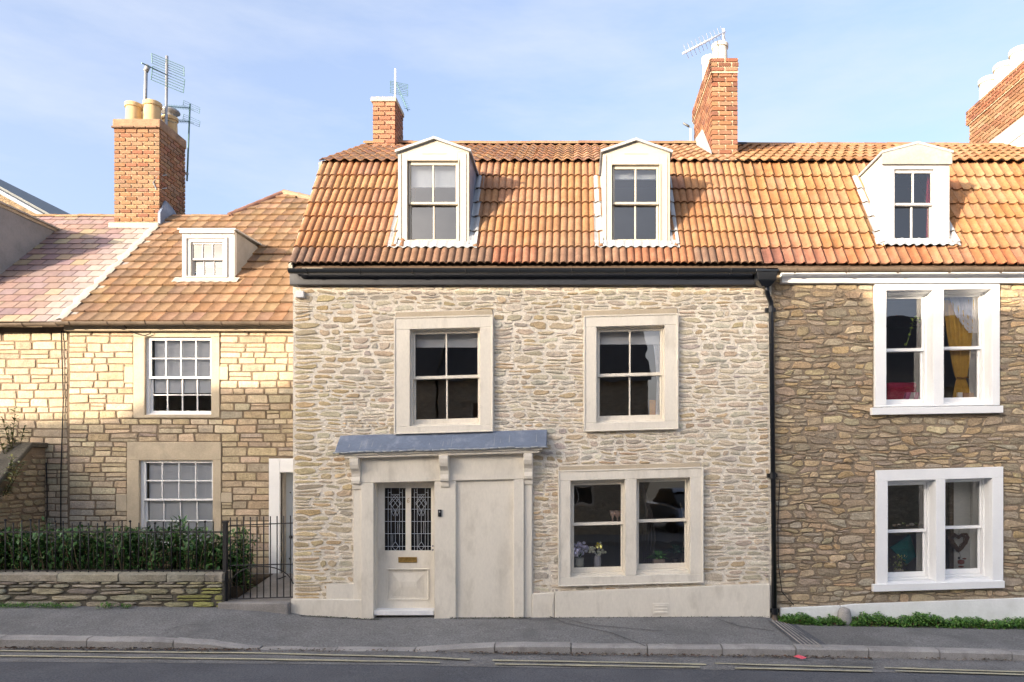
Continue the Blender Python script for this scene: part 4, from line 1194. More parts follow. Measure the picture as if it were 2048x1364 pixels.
rd.add([(-8.38, CR[0], CR[1] - o), (XL + .03, CR[0], CR[1] - o), (XL + .03, 18.3, 4.5), (-8.38, 18.3, 4.5)], [(0, 1, 2, 3)])
# raised gablet at the end of the ridge
AP = (X(570, 15.97), 15.9, 8.20)
gl0, gr0 = X(462, 15), XL + .03
rd.add([(gl0, CR[0], CR[1] - o), (gr0, CR[0], CR[1] - o), (AP[0], AP[1], AP[2] - o)], [(0, 1, 2)])
rd.add([(gl0, CR[0], CR[1] - o), (AP[0], AP[1], AP[2] - o), (AP[0], 19, AP[2] - o), (gl0, 19, CR[1] - o)], [(0, 1, 2, 3)])
rd.add([(gr0, CR[0], CR[1] - o), (AP[0], AP[1], AP[2] - o), (AP[0], 19, AP[2] - o), (gr0, 19, CR[1] - o)], [(3, 2, 1, 0)])
roofC = rd.build('roof', MT['deck'], cot)
TF = tile_mesh('roof_tile', .225, .36, 'flat', lift=.046, thick=.03)
PC = [(.44, .29, .165), (.41, .265, .15), (.47, .315, .185), (.38, .25, .15), (.49, .335, .2), (.36, .24, .155), (.43, .265, .14)]
def colC(r, c, cen): return jit(rt.choice(PC), .14, rt, .05)
def cskip(cen, W, g_):
    return cd_['x0'] + .02 < cen.x < cd_['x1'] - .02 and cd_['zb'] - .02 < cen.z < cd_['zt'] + .0
tile_field(roofC, TF, -8.37, XL + .02, CE, CR, .225, 14, colC, cskip, rng=rt, stagger=False, jy=.004)
vv = Vector((0, AP[1] - CR[0], AP[2] - CR[1]))
def gskip(cen, W, g_):
    t = (cen.z - CR[1]) / (AP[2] - CR[1])
    return not (lerp(gl0, AP[0], t) - .02 < cen.x < lerp(gr0, AP[0], t) + .06)
tile_field(roofC, TF, gl0, gr0, CR, (AP[1], AP[2]), .225, 4, colC, gskip, rng=rt, jy=.004)
def capline(a, b, col, n, r=.10):
    a, b = Vector(a), Vector(b)
    for j in range(n):
        p, q = a.lerp(b, j / n), a.lerp(b, (j + 1.06) / n)
        MB().tube([p, q], [r, r * .93], 10, jit(col, .12, rt)).build('ridge_tile', MT['tile'], roofC, auto=50)
capline((gl0, CR[0], CR[1]), AP, (.42, .23, .17), 6, .075); capline(AP, (gr0 + .1, CR[0] + .1, CR[1] + .05), (.55, .40, .27), 6, .085)
ridge(roofC, -8.3, gl0, CR[0], CR[1], r=.08, col=(.5, .33, .2))
gutter(cot, CXL, CXR, 11.74, Z(644, 11.74), .055, MT['old_gutter'], 7)
MB().box(CXL, CXR, 11.88, 12.0, 4.42, 4.52).build('eaves_board', MT['bathstone'], cot)
# cottage dormer
dm = MB(); x0, x1, yf, zb_, zt_ = cd_['x0'], cd_['x1'], cd_['y'], cd_['zb'], cd_['zt']
op = (X(384, 12.9), X(448, 12.9), Z(554, 12.9), Z(486, 12.9))
dm.box(x0, op[0], yf, yf + .09, zb_, zt_); dm.box(op[1], x1, yf, yf + .09, zb_, zt_); dm.box(op[0], op[1], yf, yf + .09, zb_, op[2]); dm.box(op[0], op[1], yf, yf + .09, op[3], zt_)
dmo = dm.build('dormer', MT['dormer_white'], cot, bevel=.006)
ar = MB(); ar.ring(op[0] - .09, op[1] + .09, op[2] - .02, op[3] + .09, .03, .03, .02, .03, yf - .03, yf + .001); ar.box(x0 - .02, x1 + .02, yf - .05, yf, zt_ - .05, zt_ + .0); ar.box(x0 - .01, x1 + .01, yf - .05, yf, zb_ - .02, zb_ + .03); ar.build('architrave', MT['dormer_white'], dmo, bevel=.006)
for xa, xb in ((x0, x0 + .04), (x1 - .04, x1)):
    MB().prism([(yf + .0905, zb_ - .03), (yf + .0905, zt_), (cy_of_z(zt_) + .05, zt_), (cy_of_z(zb_), zb_ - .03)], 'x', xa, xb).build('cheek', MT['render_grey'], dmo)
MB().prism([(yf - .07, zt_ + .002), (cy_of_z(zt_ + .08) + .1, zt_ + .06), (cy_of_z(zt_ + .08) + .1, zt_ + .09), (yf - .07, zt_ + .03)], 'x', x0 - .05, x1 + .05).build('dormer_roof', MT['lead_pale'], dmo)
sash(dmo, op[0] + .004, op[1] - .004, op[2] + .004, op[3] - .004, Z(519, 12.9), yf + .03, 3, 1, 1, MT['dormer_white'], None, st=.02, top=.025, bot=.03, bar=.018, meet=.03, glass='glass_sky')
blind(op[0] - .02, op[1] + .02, op[2] + .25, op[3] + .02, yf + .25, 'pale blue white blind behind the small square dormer window of the set-back cottage', mat='blind_blue')
v = Vector((0, CR[0] - CE[0], CR[1] - CE[1])).normalized(); nn = Vector((1, 0, 0)).cross(v)
ap = MB(); vs = []
for i in range(21):
    x = lerp(x0 - .12, x1 + .1, i / 20)
    for t in (-.14 + .012 * math.sin(i * 2.2), .03): vs.append(Vector((x, cy_of_z(zb_), zb_)) + v * t + nn * (.05 + .004 * math.sin(i * 2.2)))
ap.add(vs, [(2 * i, 2 * i + 2, 2 * i + 3, 2 * i + 1) for i in range(20)]); ap.build('lead_apron', MT['cement'], dmo, smooth=True)

# ---- slate roofed cottage
SX0, SX1 = -12.6, CXL - .002
slc = thing('cottage', (-10.5, 13, .3), 'cottage with patchy pink slate roof and flat topped grey dormer', 'house')
wallS = wall_mesh(SX0, SX1, -.2, 4.5, [], LY, LY + .4).build('wall', MT['mortar_grey'], slc)
rs = random.Random(19)
stS = rubble(SX0, SX1 - .005, .2, 4.42, [], (.09, .16), (.18, .38), .012, 13, .012, rs, .008, 7, rag=.05)
lay_stones(stS, wallS, MT['stone'], PAL_C[:5], .014, rs, mp_left, view=vis(10, 12), bulge=.35, ptint=base_pale)
rd = MB()
rd.add([(SX0, CE[0], CE[1] - .06), (-8.38, CE[0], CE[1] - .03), (-8.38, CR[0], CR[1] - .03), (SX0, CR[0], CR[1] - .06)], [(0, 1, 2, 3)])
rd.add([(SX0, CR[0], CR[1] - .06), (-8.38, CR[0], CR[1] - .03), (-8.38, 18.3, 4.4), (SX0, 18.3, 4.4)], [(0, 1, 2, 3)])
roofS = rd.build('roof', MT['deck'], slc)
TS = tile_mesh('roof_slate', .27, .30, 'slate', lift=.026, thick=.016)
PS = [(.40, .28, .245), (.37, .26, .245), (.42, .29, .245), (.35, .255, .25), (.44, .33, .26), (.50, .40, .26), (.39, .28, .27), (.38, .27, .24)]
CH0 = (X(229, 14.6), X(319, 14.6), 14.6, 15.55)
def colS(r, c, cen):
    k = jit(rt.choice(PS), .08, rt, .04)
    t = max(0, min(.75, (cen.x + 9.15) / .6)) * rt.uniform(.6, 1.05)
    return tuple(lerp(k[i], (.60, .55, .50)[i], min(.85, t)) for i in range(3))
sd = dict(x0=-12.2, x1=-10.35, y=12.5, zt=6.91)
tile_field(roofS, TS, SX0, -8.37, CE, CR, .27, 19, colS, lambda cen, W, g_: (sd['x0'] < cen.x < sd['x1'] - .05 and cen.z < sd['zt'] - .02 and cen.y > sd['y'] + .1) or cen.x < -12.3, stagger=True, name='roof_slate', rng=rt, jy=.002)
ridge(roofS, SX0, CH0[0], CR[0], CR[1], r=.085, col=(.52, .36, .2))
ff = MB(); vs = []
for i in range(25):
    y = lerp(CE[0], CR[0], i / 24)
    for xx, h in ((-8.52 - .16 * noise.noise(Vector((i * .8, 1, 1))), .035), (-8.42, .075), (-8.35, .05)): vs.append((xx, y, cslope(y) + h))
ff.add(vs, [(3 * i + k, 3 * i + k + 1, 3 * i + k + 4, 3 * i + k + 3) for i in range(24) for k in range(2)]); ff.build('mortar_fillet', MT['cement'], roofS, smooth=True)
gutter(slc, SX0, SX1, 11.74, Z(652, 11.74), .055, MT['old_gutter'], 5, Z(646, 11.74))
# dormer with flat roof; only its side shows
xs1 = sd['x1']; zt_ = sd['zt']; yf = sd['y']; zb_ = cslope(yf)
dm = MB(); dm.box(sd['x0'], sd['x0'] + .25, yf, yf + .1, zb_, zt_); dm.box(xs1 - .25, xs1, yf, yf + .1, zb_, zt_); dm.box(sd['x0'] + .25, xs1 - .25, yf, yf + .1, zb_, zb_ + .2); dm.box(sd['x0'] + .25, xs1 - .25, yf, yf + .1, zt_ - .15, zt_)
dms = dm.build('dormer', MT['white'], slc, bevel=.006)
MB().prism([(yf + .1005, zb_ - .02), (yf + .1005, zt_), (cy_of_z(zt_) + .08, zt_), (cy_of_z(zb_) + .1, zb_ - .02)], 'x', xs1 - .04, xs1 - .001).build('cheek', MT['render_grey'], dms)
MB().box(sd['x0'] - .05, xs1 + .06, yf - .08, cy_of_z(zt_) + .12, zt_, zt_ + .03).build('dormer_roof', MT['cement'], dms)
MB().box(sd['x0'] - .05, xs1 + .02, yf - .05, cy_of_z(zt_) + .02, zt_ - .05, zt_ - .001).build('dormer_fascia', MT['bathstone'], dms)
sash(dms, sd['x0'] + .25, xs1 - .25, zb_ + .2, zt_ - .15, (zb_ + zt_) / 2, yf + .03, 3, 1, 1, MT['white'], None, glass='glass_sky')
# large chimney shared by the two cottages
zc0 = Z(258, 14.6)
ch0 = chimney(slc, *CH0, 7.05, zc0, None, [(.50, .22, .10), (.54, .26, .13), (.44, .18, .09), (.57, .30, .15), (.47, .25, .14)], 'brick_mortar', 'r', rc)
zc1 = Z(238, 14.6)
MT['coping_brown'] = material('stained coping', (.27, .175, .115), .95, .3, 6, .2, 40, .6, 30, dist=.02, tint=(.12, .09, .07), tamt=.6, ts=5)
MB().box(CH0[0] - .03, CH0[1] + .03, CH0[2] - .03, CH0[3] + .03, zc0, zc1).build('coping', MT['coping_brown'], ch0, bevel=.03)
brick_face(ch0, 0, CH0[1] - CH0[0] + .07, zc0 - .0, zc0 + .05, (CH0[0] - .035, CH0[2] - .045, 0), (1, 0, 0), (0, -1, 0), [(.4, .22, .13)], rc)
for pxp, yy, hh, rr in ((267.5, 14.88, .46, .155), (305, 14.86, .48, .165), (283, 15.3, .62, .14), (340, 15.36, .42, .15)): pot(ch0, X(pxp, yy), yy, zc1 - .02, rr, hh, 'pot')
cw = MB(); xx = X(340, 15.36); cw.lathe(xx, 15.36, [(.10, zc1 + .4), (.10, zc1 + .48), (.2, zc1 + .5), (.19, zc1 + .54), (.03, zc1 + .62)], 14); cw.build('cowl', MT['galv'], ch0, smooth=True)
fl = MB(); fl.tube([(X(290, 15.2), 15.2, zc1 + .4), (X(292, 15.2), 15.2, Z(140, 15.2))], .035, 8); fl.tube([(X(291, 15.2), 15.2, Z(143, 15.2)), (X(297, 15.2), 15.2, Z(131, 15.2))], .05, 8); fl.build('flue_pipe', MT['galv'], ch0, smooth=True)
MB().box(CH0[0] - .06, CH0[1] + .05, CH0[2] - .12, CH0[2] + .05, 6.95, Z(448, 14.6)).build('flaunching', MT['cement'], ch0, bevel=.03)
lf = MB(); lf.prism([(14.55, 6.95), (14.55, 7.3), (14.75, 7.62), (15.0, 7.55), (15.3, 7.4), (15.6, 7.3), (15.6, 6.9)], 'x', CH0[1] - .01, CH0[1] + .05); lf.build('lead_flashing', MT['lead'], ch0, bevel=.01)

# ---- gabled house further back on the left
MT['far_wall'] = material('brown rubble gable', (.21, .16, .11), .95, .45, 4, .3, 12, 1.0, 6, dist=.05, stretch=(1, 1, 2.4))
far = thing('gabled_house', (-19, 22, 0), 'stone gable with grey slate verge rising behind the pink slate roof', 'house')
fx, fz = X(0, 20), Z(372, 20)
slp = (Z(372, 20) - Z(434, 20)) / (X(112, 20) - X(0, 20))
axp, azp = fx - 3.5, fz + 3.5 * slp
ex, ez = fx + 4.5, fz - 4.5 * slp
bx_, bz_ = axp - (ex - axp), ez
MB().prism([(bx_ + .3, -.5), (ex - .3, -.5), (ex - .3, ez), (axp, azp - .25), (bx_ + .3, ez)], 'y', 20.1, 28).build('wall', MT['far_wall'], far)
rr_ = MB()
for xe in (ex, bx_):
    A = [(axp, 19.9, azp), (xe, 19.9, ez), (xe, 28.2, ez), (axp, 28.2, azp)]; B = [(p[0], p[1], p[2] - .22) for p in A]
    rr_.add(A + B, [(0, 1, 2, 3), (7, 6, 5, 4), (0, 4, 5, 1), (1, 5, 6, 2), (2, 6, 7, 3), (3, 7, 4, 0)])
MT['slate_grey'] = material('grey slate', (.13, .145, .155), .6, .2, 5, .15, 40, .3, 30)
ro_ = rr_.build('roof', MT['slate_grey'], far)
rr_ = MB()
for xe in (ex, bx_):
    A = [(axp, 19.78, azp - .10), (xe, 19.78, ez - .10), (xe, 19.9, ez - .10), (axp, 19.9, azp - .10)]; B = [(p[0], p[1], p[2] - .10) for p in A]
    rr_.add(A + B, [(0, 1, 2, 3), (7, 6, 5, 4), (0, 4, 5, 1), (1, 5, 6, 2), (2, 6, 7, 3), (3, 7, 4, 0)])
rr_.build('verge_board', MT['lead'], ro_)

# cables on the cottage wall
for pts, lab in (([(123, 662, 0), (127, 800, 0), (122, 950, 0), (122, 1070, 0)], 'thin dark cable running straight down the cottage wall from the gutter'),
                 ([(93, 925, 0), (95, 1000, 0), (93, 1075, 0)], 'short dark cable at the corner of the sloping garden side wall'),
                 ([(256, 648, -.2), (262, 662, -.05), (275, 668, -.02), (292, 672, -.03), (303, 668, -.03), (304, 655, -.02)], 'looped cable hanging under the gutter beside the upper small paned window'),
                 ([(467, 645, -.2), (472, 654, -.05), (484, 658, -.03), (492, 664, -.02)], 'short loose cable end hanging under the gutter near the black fascia')):
    o = MB().tube([(X(a, LY - .03), LY - .035 + c, Z(b, LY - .03)) for a, b, c in pts], .009, 6).build('cable', MT['iron'])
    tag(o, lab, 'cable')

# ================================================================== FRONT GARDEN
GY = 10.36
gt = MB().box(-12.6, X(492, 10.9), 10.62, LY, -.3, .40).build('garden_soil', MT['earth']); tag(gt, kind='structure')
ph = MB()
ph.add([(X(452, 10.5), 10.34, .20), (XL - .004, 10.34, .20), (XL - .004, LY - .06, .405), (X(490, 11.9), LY - .06, .405), (X(452, 10.5), 10.34, -.2), (XL - .004, 10.34, -.2)], [(0, 1, 2, 3), (4, 5, 1, 0)])
po = ph.build('garden_path', MT['path']); tag(po, kind='structure')
stp = MB(); stp.box(X(440, 10.4), XL - .006, 10.325, 10.46, -.1, Z(1205, 10.35)); so_ = stp.build('door_step', MT['path'], None, bevel=.02)
tag(so_, 'worn pale stone step under the iron garden gate', 'step')

MT['mortar_dark'] = material('dark earth mortar', (.11, .10, .08), .95, .3, 5, .3, 40, .7, 50, dist=.01)
gw = thing('garden_wall', (-8, 10.4, .1), 'low mossy stone garden wall with flat coping under the iron railings', 'wall')
gx0, gx1 = -12.5, X(445, GY)
zt_ = Z(1147, GY); zcp = Z(1162, GY)
core = MB().box(gx0, gx1, GY + .03, GY + .30, -.1, zcp - .005).build('core', MT['mortar_dark'], gw)
rs = random.Random(23)
sg = rubble(gx0, gx1, Z(1216, GY), zcp - .01, [], (.045, .10), (.15, .45), .014, 4, .02, rs, .02, 8)
PG = [(.32, .29, .225), (.28, .25, .20), (.37, .335, .265), (.25, .23, .19), (.34, .31, .22)]
def moss_c(c, pts):
    x = pts[0][0]
    t = max(0, min(1, (x + 6.3) / 1.0)) * rs.uniform(.2, .9)
    if x > -5.40 and pts[0][1] < .45: return jit((.30, .295, .11), .2, rs)
    return tuple(lerp(c[i], (.34, .34, .10)[i], t * .35) for i in range(3))
lay_stones(sg, gw, MT['stone'], PG, .028, rs, lambda x, z, d: (x, GY + .03 - d, z), view=vis(30, 10.4), bulge=1.2, ptint=moss_c, var=.22)
xx = gx0
while xx < gx1 - .05:
    wd = min(rs.uniform(.5, .95), gx1 - xx)
    if gx1 - xx - wd < .25: wd = gx1 - xx
    mb = MB(); a, b = xx + .006, xx + wd - .006
    m = 6; vs = []
    for i in range(m + 1):
        x = lerp(a, b, i / m)
        vs += [(x, GY - .0 + rs.uniform(-.012, .012), zcp - rs.uniform(0, .015)), (x, GY - .01 + rs.uniform(-.008, .01), zt_ - .02), (x, GY + .02, zt_ + rs.uniform(-.006, .006)), (x, GY + .31, zt_ + .01), (x, GY + .31, zcp)]
    fs = [(5 * i + k, 5 * i + k + 1, 5 * (i + 1) + k + 1, 5 * (i + 1) + k) for i in range(m) for k in range(4)] + [(0, 4, 3, 2, 1), tuple(5 * m + k for k in range(5))] + [(5 * i, 5 * i + 5, 5 * i + 9, 5 * i + 4) for i in range(m)]
    fs = [f[::-1] for f in fs]
    mb.add(vs, fs, jit((.30, .27, .215), .12, rs, .04)); mb.build('coping_stone', MT['stone'], gw, auto=50)
    xx += wd

# railings
RYY = GY + .12
rl_ = thing('railing', (-8, RYY, zt_), 'black iron railings standing on the low stone garden wall', 'railing')
zr0, zr1 = Z(1141, RYY), Z(1064, RYY)
for zz, r in ((zr0, .010), (zr1, .010)):
    MB().box(gx0 + .05, X(450, RYY), RYY - .006, RYY + .006, zz - r, zz + r).build('rail', MT['iron'], rl_)
bm = MB(); bm.tube([(0, 0, 0), (0, 0, 1)], .0085, 6); bme = bm.mesh('bar', True); bme.materials.append(MT['iron'])
x = X(443, RYY) - .12; j = 0
while x > gx0 + .1:
    top = Z(1043 + RN.uniform(-4, 4), RYY)
    o = inst('bar', bme, rl_, Matrix.Translation((x, RYY, zt_ + .0)) @ Matrix.Rotation(RN.uniform(-.012, .012), 4, 'Y') @ Matrix.Diagonal((1, 1, top - zt_, 1)))
    if j % 3 == 1:
        MB().ball((0, 0, 0), .02).build('finial', MT['iron'], o, smooth=True, M=Matrix.Translation((x, RYY, top)))
    x -= .121; j += 1
gp_ = MB(); gp_.box(X(447, RYY), X(455, RYY), RYY - .03, RYY + .03, .1, Z(1043, RYY)); gp_.box(X(446, RYY), X(456, RYY), RYY - .036, RYY + .036, Z(1046, RYY), Z(1042, RYY))
gpo = gp_.build('gate_post', MT['iron'], None, bevel=.005); tag(gpo, 'square black iron gate post at the end of the garden wall', 'post')
gate = thing('garden_gate', (-4.7, RYY + .02, .2), 'black iron bar garden gate with arched lower brace', 'gate')
ya = RYY + .02
ga, gb = X(459, ya), X(586, ya) 
for pt_, pb_ in ((1051, 1046), (1131, 1128), (1198, 1194)):
    MB().tube([(ga, ya, Z(pt_, ya)), (gb, ya, Z(pb_, ya))], .009, 6).build('rail', MT['iron'], gate)
for i in range(10):
    t = (i + .12) / 9.5; x = lerp(ga, gb, t)
    top = Z(1035 - 4 * t, ya); bot = Z(lerp(1198, 1194, t), ya)
    inst('bar', bme, gate, Matrix.Translation((x, ya, bot)) @ Matrix.Diagonal((.95, .95, top - bot, 1)))
arc = [(X(459 + 130 * (1 - math.cos(t)) / 2, ya), ya - .012, Z(1183 - 51 * math.sin(t) ** .8, ya)) for t in [math.pi * k / 14 for k in range(1, 14)]]
MB().tube(arc, .008, 6).build('arched_brace', MT['iron'], gate)
arc = [(X(lerp(505, 572, t), 11.6), 11.6, Z(1152 + 9 * math.sin(t * math.pi), 11.6)) for t in [k / 8 for k in range(9)]]
tag(MB().tube(arc, .01, 6).build('boot_scraper', MT['iron']), 'curved iron boot scraper on the path by the white door case', 'boot scraper')

# laurel hedge
hed = thing('hedge', (-7.5, 11.1, .4), 'glossy dark green laurel hedge growing behind the iron railings', 'hedge')
rh = random.Random(31)
hx0, hx1 = -12.4, X(503, 10.95)
sm = MB(); leaves = []
xx = hx0
while xx < hx1:
    for r in range(3):
        bx0 = Vector((xx + rh.uniform(-.08, .08), rh.uniform(10.68, 11.15), .4))
        top = min(hx1 - xx + .7, 1) * rh.uniform(.6, .84) * (1.15 if rh.random() < .12 else 1)
        if xx > hx1 - .5: bx0.z = .3; top = rh.uniform(.5, .92)
        tipd = Vector((rh.uniform(-.18, .18), rh.uniform(-.14, .1), top))
        sm.tube([bx0, bx0 + tipd * .5 + Vector((rh.uniform(-.03, .03), 0, 0)), bx0 + tipd], [.012, .008, .004], 5)
        nl = 44
        for k in range(nl):
            t = rh.random() ** .8
            p = bx0 + tipd * t + Vector((rh.uniform(-.07, .07), rh.uniform(-.06, .06), 0))
            a = rh.uniform(0, 2 * math.pi)
            el = rh.uniform(-.35, 1.2) if t > .3 else rh.uniform(-.7, .8)
            d = Vector((math.cos(a) * math.cos(el), math.sin(a) * math.cos(el), math.sin(el)))
            if p.y + d.y * .15 < 10.64: d.y = abs(d.y)
            leaves.append((p, d, rh.choice((.7, 1, 1, 1.35)) * rh.uniform(.075, .125), rh.uniform(.032, .05)))
    xx += .05
sm.build('stems', MT['stem'], hed)
LG = [(.045, .125, .03), (.065, .165, .04), (.035, .095, .028), (.09, .20, .055), (.05, .145, .038), (.13, .23, .07)]
leaves.sort(key=lambda l: l[0].y + (0 if l[0].x > -8.6 else 50))
near = leaves[:300]
lm = []
for c in LG:
    mb = MB(); mb.leaf((0, 0, 0), (0, 1, 0), 1, .38, c, .25, .12); me = mb.mesh('leaf', True); me.materials.append(MT['leaf']); lm.append(me)
for p, d, L_, W_ in near:
    q = d.to_track_quat('Y', 'Z').to_matrix().to_4x4()
    inst('leaf', rh.choice(lm), hed, Matrix.Translation(p) @ q @ Matrix.Rotation(rh.uniform(-.6, .6), 4, 'Y') @ Matrix.Scale(L_, 4))
fm = MB()
for p, d, L_, W_ in leaves[300:]: fm.leaf(p, d, L_, W_, rh.choice(LG), .3, .1)
fo = fm.build('foliage', MT['leaf'], hed, smooth=True); fo['kind'] = 'stuff'

# sloping side wall between the two cottage gardens, with a shrub on it
sw = thing('side_wall', (-8.95, 11.3, .4), 'shaded stone garden side wall with sloping coping against the cottage', 'wall')
SXF = -8.80
def swt(y): return 2.50 if y > 11.66 else lerp(1.62, 2.46, (y - 10.7) / .96)
poly = [(10.7, .3), (LY - .003, .3), (LY - .003, 2.50), (11.66, 2.50), (10.7, 1.62)]
MB().prism(poly, 'x', SXF - .3, SXF).build('core', MT['mortar_grey'], sw)
rs = random.Random(41)
sS = [s for s in rubble(10.72, LY - .02, .4, 2.45, [], (.07, .13), (.14, .32), .012, 4, .015, rs, .015, 12) if max(p[1] for p in s[1]) < swt(min(p[0] for p in s[1])) - .02]
lay_stones(sS, sw, MT['stone'], [(.30, .25, .17), (.27, .22, .15), (.33, .27, .185)], .018, rs, lambda y, z, d: (SXF + d, y, z), bulge=.8)
MB().prism([(10.66, 1.60), (11.66, 2.485), (LY - .004, 2.485), (LY - .004, 2.57), (11.64, 2.57), (10.66, 1.70)], 'x', SXF - .33, SXF + .05).build('coping', MT['mortar_dark'], sw, bevel=.02)
def sprig_plant(name, base, stems, label, cat, colors, hgt, lw, seed, spread=.5):
    r = random.Random(seed)
    t_ = thing(name, base, label, cat)
    st_ = MB(); fo_ = MB()
    for s in range(stems):
        d = Vector((r.uniform(-spread, spread), r.uniform(-spread * .4, spread * .4), 1)).normalized(); L_ = hgt * r.uniform(.5, 1)
        p0 = Vector(base) + Vector((r.uniform(-.2, .2) * spread, r.uniform(-.1, .1), 0))
        st_.tube([p0, p0 + d * L_ * .5, p0 + d * L_], [.01, .007, .003], 5)
        for k in range(int(46 * L_ / hgt)):
            u = r.uniform(.1, 1); a = r.uniform(0, 6.28); e = r.uniform(.1, .9)
            fo_.leaf(p0 + d * L_ * u, (math.cos(a) * math.cos(e), math.sin(a) * math.cos(e), math.sin(e)), lw * r.uniform(.6, 1.2), lw * .3, jit(r.choice(colors), .2, r), .2, .2)
    st_.build('stems', MT['stem'], t_); f_ = fo_.build('foliage', MT['weed'], t_, smooth=True); f_['kind'] = 'stuff'
    return t_
sprig_plant('shrub', (-8.98, 11.55, 2.2), 6, 'upright evergreen sprig growing over the sloping side wall', 'shrub', [(.13, .17, .05), (.17, .19, .06), (.09, .13, .05)], .95, .11, 4, .35)
sprig_plant('shrub', (-9.05, 11.15, 1.5), 16, 'pale grey green shrub spilling over the sloping side wall', 'shrub', [(.22, .27, .17), (.28, .31, .17), (.16, .21, .12), (.30, .30, .10)], .95, .12, 6, .8)

# moss and grass at the foot of the garden wall
def tuft(name, pts, label, cat, colors, n, h, w, seed, kind=None, group=None, spread=.05):
    r = random.Random(seed); mb = MB()
    for k in range(n):
        px0, d0 = r.choice(pts)
        x = X(px0 + r.uniform(-d0, d0), 10.3); y = r.uniform(10.24, 10.34) + r.uniform(-spread, spread) * .4
        z = pave_z(x, y) + r.uniform(0, h * .6)
        a = r.uniform(0, 6.28); e = r.uniform(.3, 1.4)
        mb.leaf((x, y, z), (math.cos(a) * math.cos(e), math.sin(a) * math.cos(e), math.sin(e)), h * r.uniform(.4, 1), w * r.uniform(.7, 1.3), jit(r.choice(colors), .2, r), .2, .3)
    o = mb.build(name, MT['weed'])
    return tag(o, label, cat, group, kind)
GR = [(.08, .21, .04), (.12, .27, .05), (.06, .15, .04), (.16, .28, .07)]
tuft('grass', [(20, 40), (60, 60), (110, 40), (-60, 60)], 'bright green moss and grass along the foot of the garden wall', 'grass', GR, 900, .07, .012, 3, 'stuff')
tuft('weed', [(215, 14)], 'small green weed at the foot of the garden wall, below the railings', 'weed', GR, 60, .09, .02, 5)
tuft('weed', [(250, 10)], 'smaller pale weed against the garden wall nearer the gate', 'weed', GR, 45, .07, .02, 6)
def clump(px0, px1, hgt, n, label, seed, pal=GR):
    r = random.Random(seed); mb = MB(); st_ = MB()
    for k in range(n * 3):
        u = r.random(); px_ = lerp(px0, px1, u); env = (math.sin(math.pi * min(1, max(0, u))) ** .5)
        y = r.uniform(10.18, 10.43); x = X(px_, 10.3)
        z = pave_z(x, y) + r.random() * hgt * env * (.75 + .45 * noise.noise(Vector((x * 9, seed, 0))))
        a = r.uniform(0, 6.28); e = r.uniform(-.1, .9)
        c = jit(r.choice(pal), .25, r)
        if r.random() < .06 and z < pave_z(x, y) + hgt * .4: c = (.16, .09, .05)
        mb.leaf((x, y, z), (math.cos(a) * math.cos(e), math.sin(a) * math.cos(e), math.sin(e)), r.uniform(.03, .07), r.uniform(.018, .034), c, .15, .3)
    t_ = thing('weed_clump', (X((px0 + px1) / 2, 10.3), 10.3, pave_z(X((px0 + px1) / 2, 10.3), 10.3)), label, 'weeds')
    o = mb.build('foliage', MT['weed'], t_); o['kind'] = 'stuff'
    for k in range(10):
        x = X(lerp(px0 + 8, px1 - 8, r.random()), 10.32); y = r.uniform(10.25, 10.4); z = pave_z(x, y)
        st_.tube([(x, y, z - .01), (x + r.uniform(-.05, .05), y, z + hgt * .6)], .004, 4)
    st_.build('stems', MT['stem'], t_)
clump(1562, 1634, .16, 420, 'green weed clump at the foot of the white plinth beside the downpipe', 1)
clump(1632, 1690, .12, 260, 'low green weed clump between the downpipe weeds and the guard stone', 2)
clump(1698, 1806, .17, 560, 'green weed clump on the other side of the guard stone', 3)
clump(1800, 1896, .21, 620, 'tallest green weed clump, growing under the white twin ground floor window', 4)
clump(1890, 1985, .15, 520, 'green weed clump under the end of the lower white window sill', 5)
clump(1975, 2110, .14, 600, 'green weed clump at the far end of the white plinth', 6)
gs = MB(); xg = X(1691, 10.3); zg = pave_z(xg, 10.3)
gs.lathe(xg, 10.34, [(.105, zg - .1), (.10, zg + .08), (.09, zg + .17), (.07, zg + .215), (.03, zg + .23), (.001, zg + .232)], 12)
for i, v_ in enumerate(gs.v): gs.v[i] = (v_[0] + .01 * noise.noise(Vector(v_) * 9), v_[1] + .01 * noise.noise(Vector(v_) * 9 + Vector((5, 0, 0))), v_[2])
gso = gs.build('guard_stone', MT['kerb'], None, smooth=True); tag(gso, 'small rounded grey guard stone standing against the white plinth', 'stone')

# ================================================================== AERIALS
def grid_panel(mb, c, u, v, w, h, n, r=.006):
    c, u, v = Vector(c), Vector(u).normalized(), Vector(v).normalized()
    for s in (-1, 1): mb.tube([c + u * w / 2 * s - v * h / 2, c + u * w / 2 * s + v * h / 2], r, 5)
    for k in range(n):
        t = lerp(-h / 2, h / 2, k / (n - 1)); mb.tube([c - u * w / 2 + v * t, c + u * w / 2 + v * t], r * .8, 5)
ya = 15.0
a1 = thing('tv_aerial', (X(333, ya), ya, 7.8), 'tall television aerial with grid reflector strapped to the big brick chimney', 'aerial')
mst = MB(); mst.tube([(X(330, ya), ya, Z(400, ya)), (X(334, ya), ya, Z(112, ya))], .028, 8); mst.build('mast', MT['galv'], a1, smooth=True)
gpn = MB(); u = Vector((.9, .3, -.28))
grid_panel(gpn, (X(336, ya), ya, Z(130, ya)), u, (.1, -.25, 1), .62, .18, 5, .009); grid_panel(gpn, (X(336, ya), ya, Z(159, ya)), u, (-.02, .2, 1), .62, .32, 6, .009)
gpn.build('reflector_grid', MT['aerial'], a1)
bmz = MB(); bmz.tube([(X(334, ya), ya, Z(150, ya)), (X(318, ya), ya - .6, Z(158, ya))], .012, 6); bmz.build('boom', MT['aerial'], a1)
br = MB()
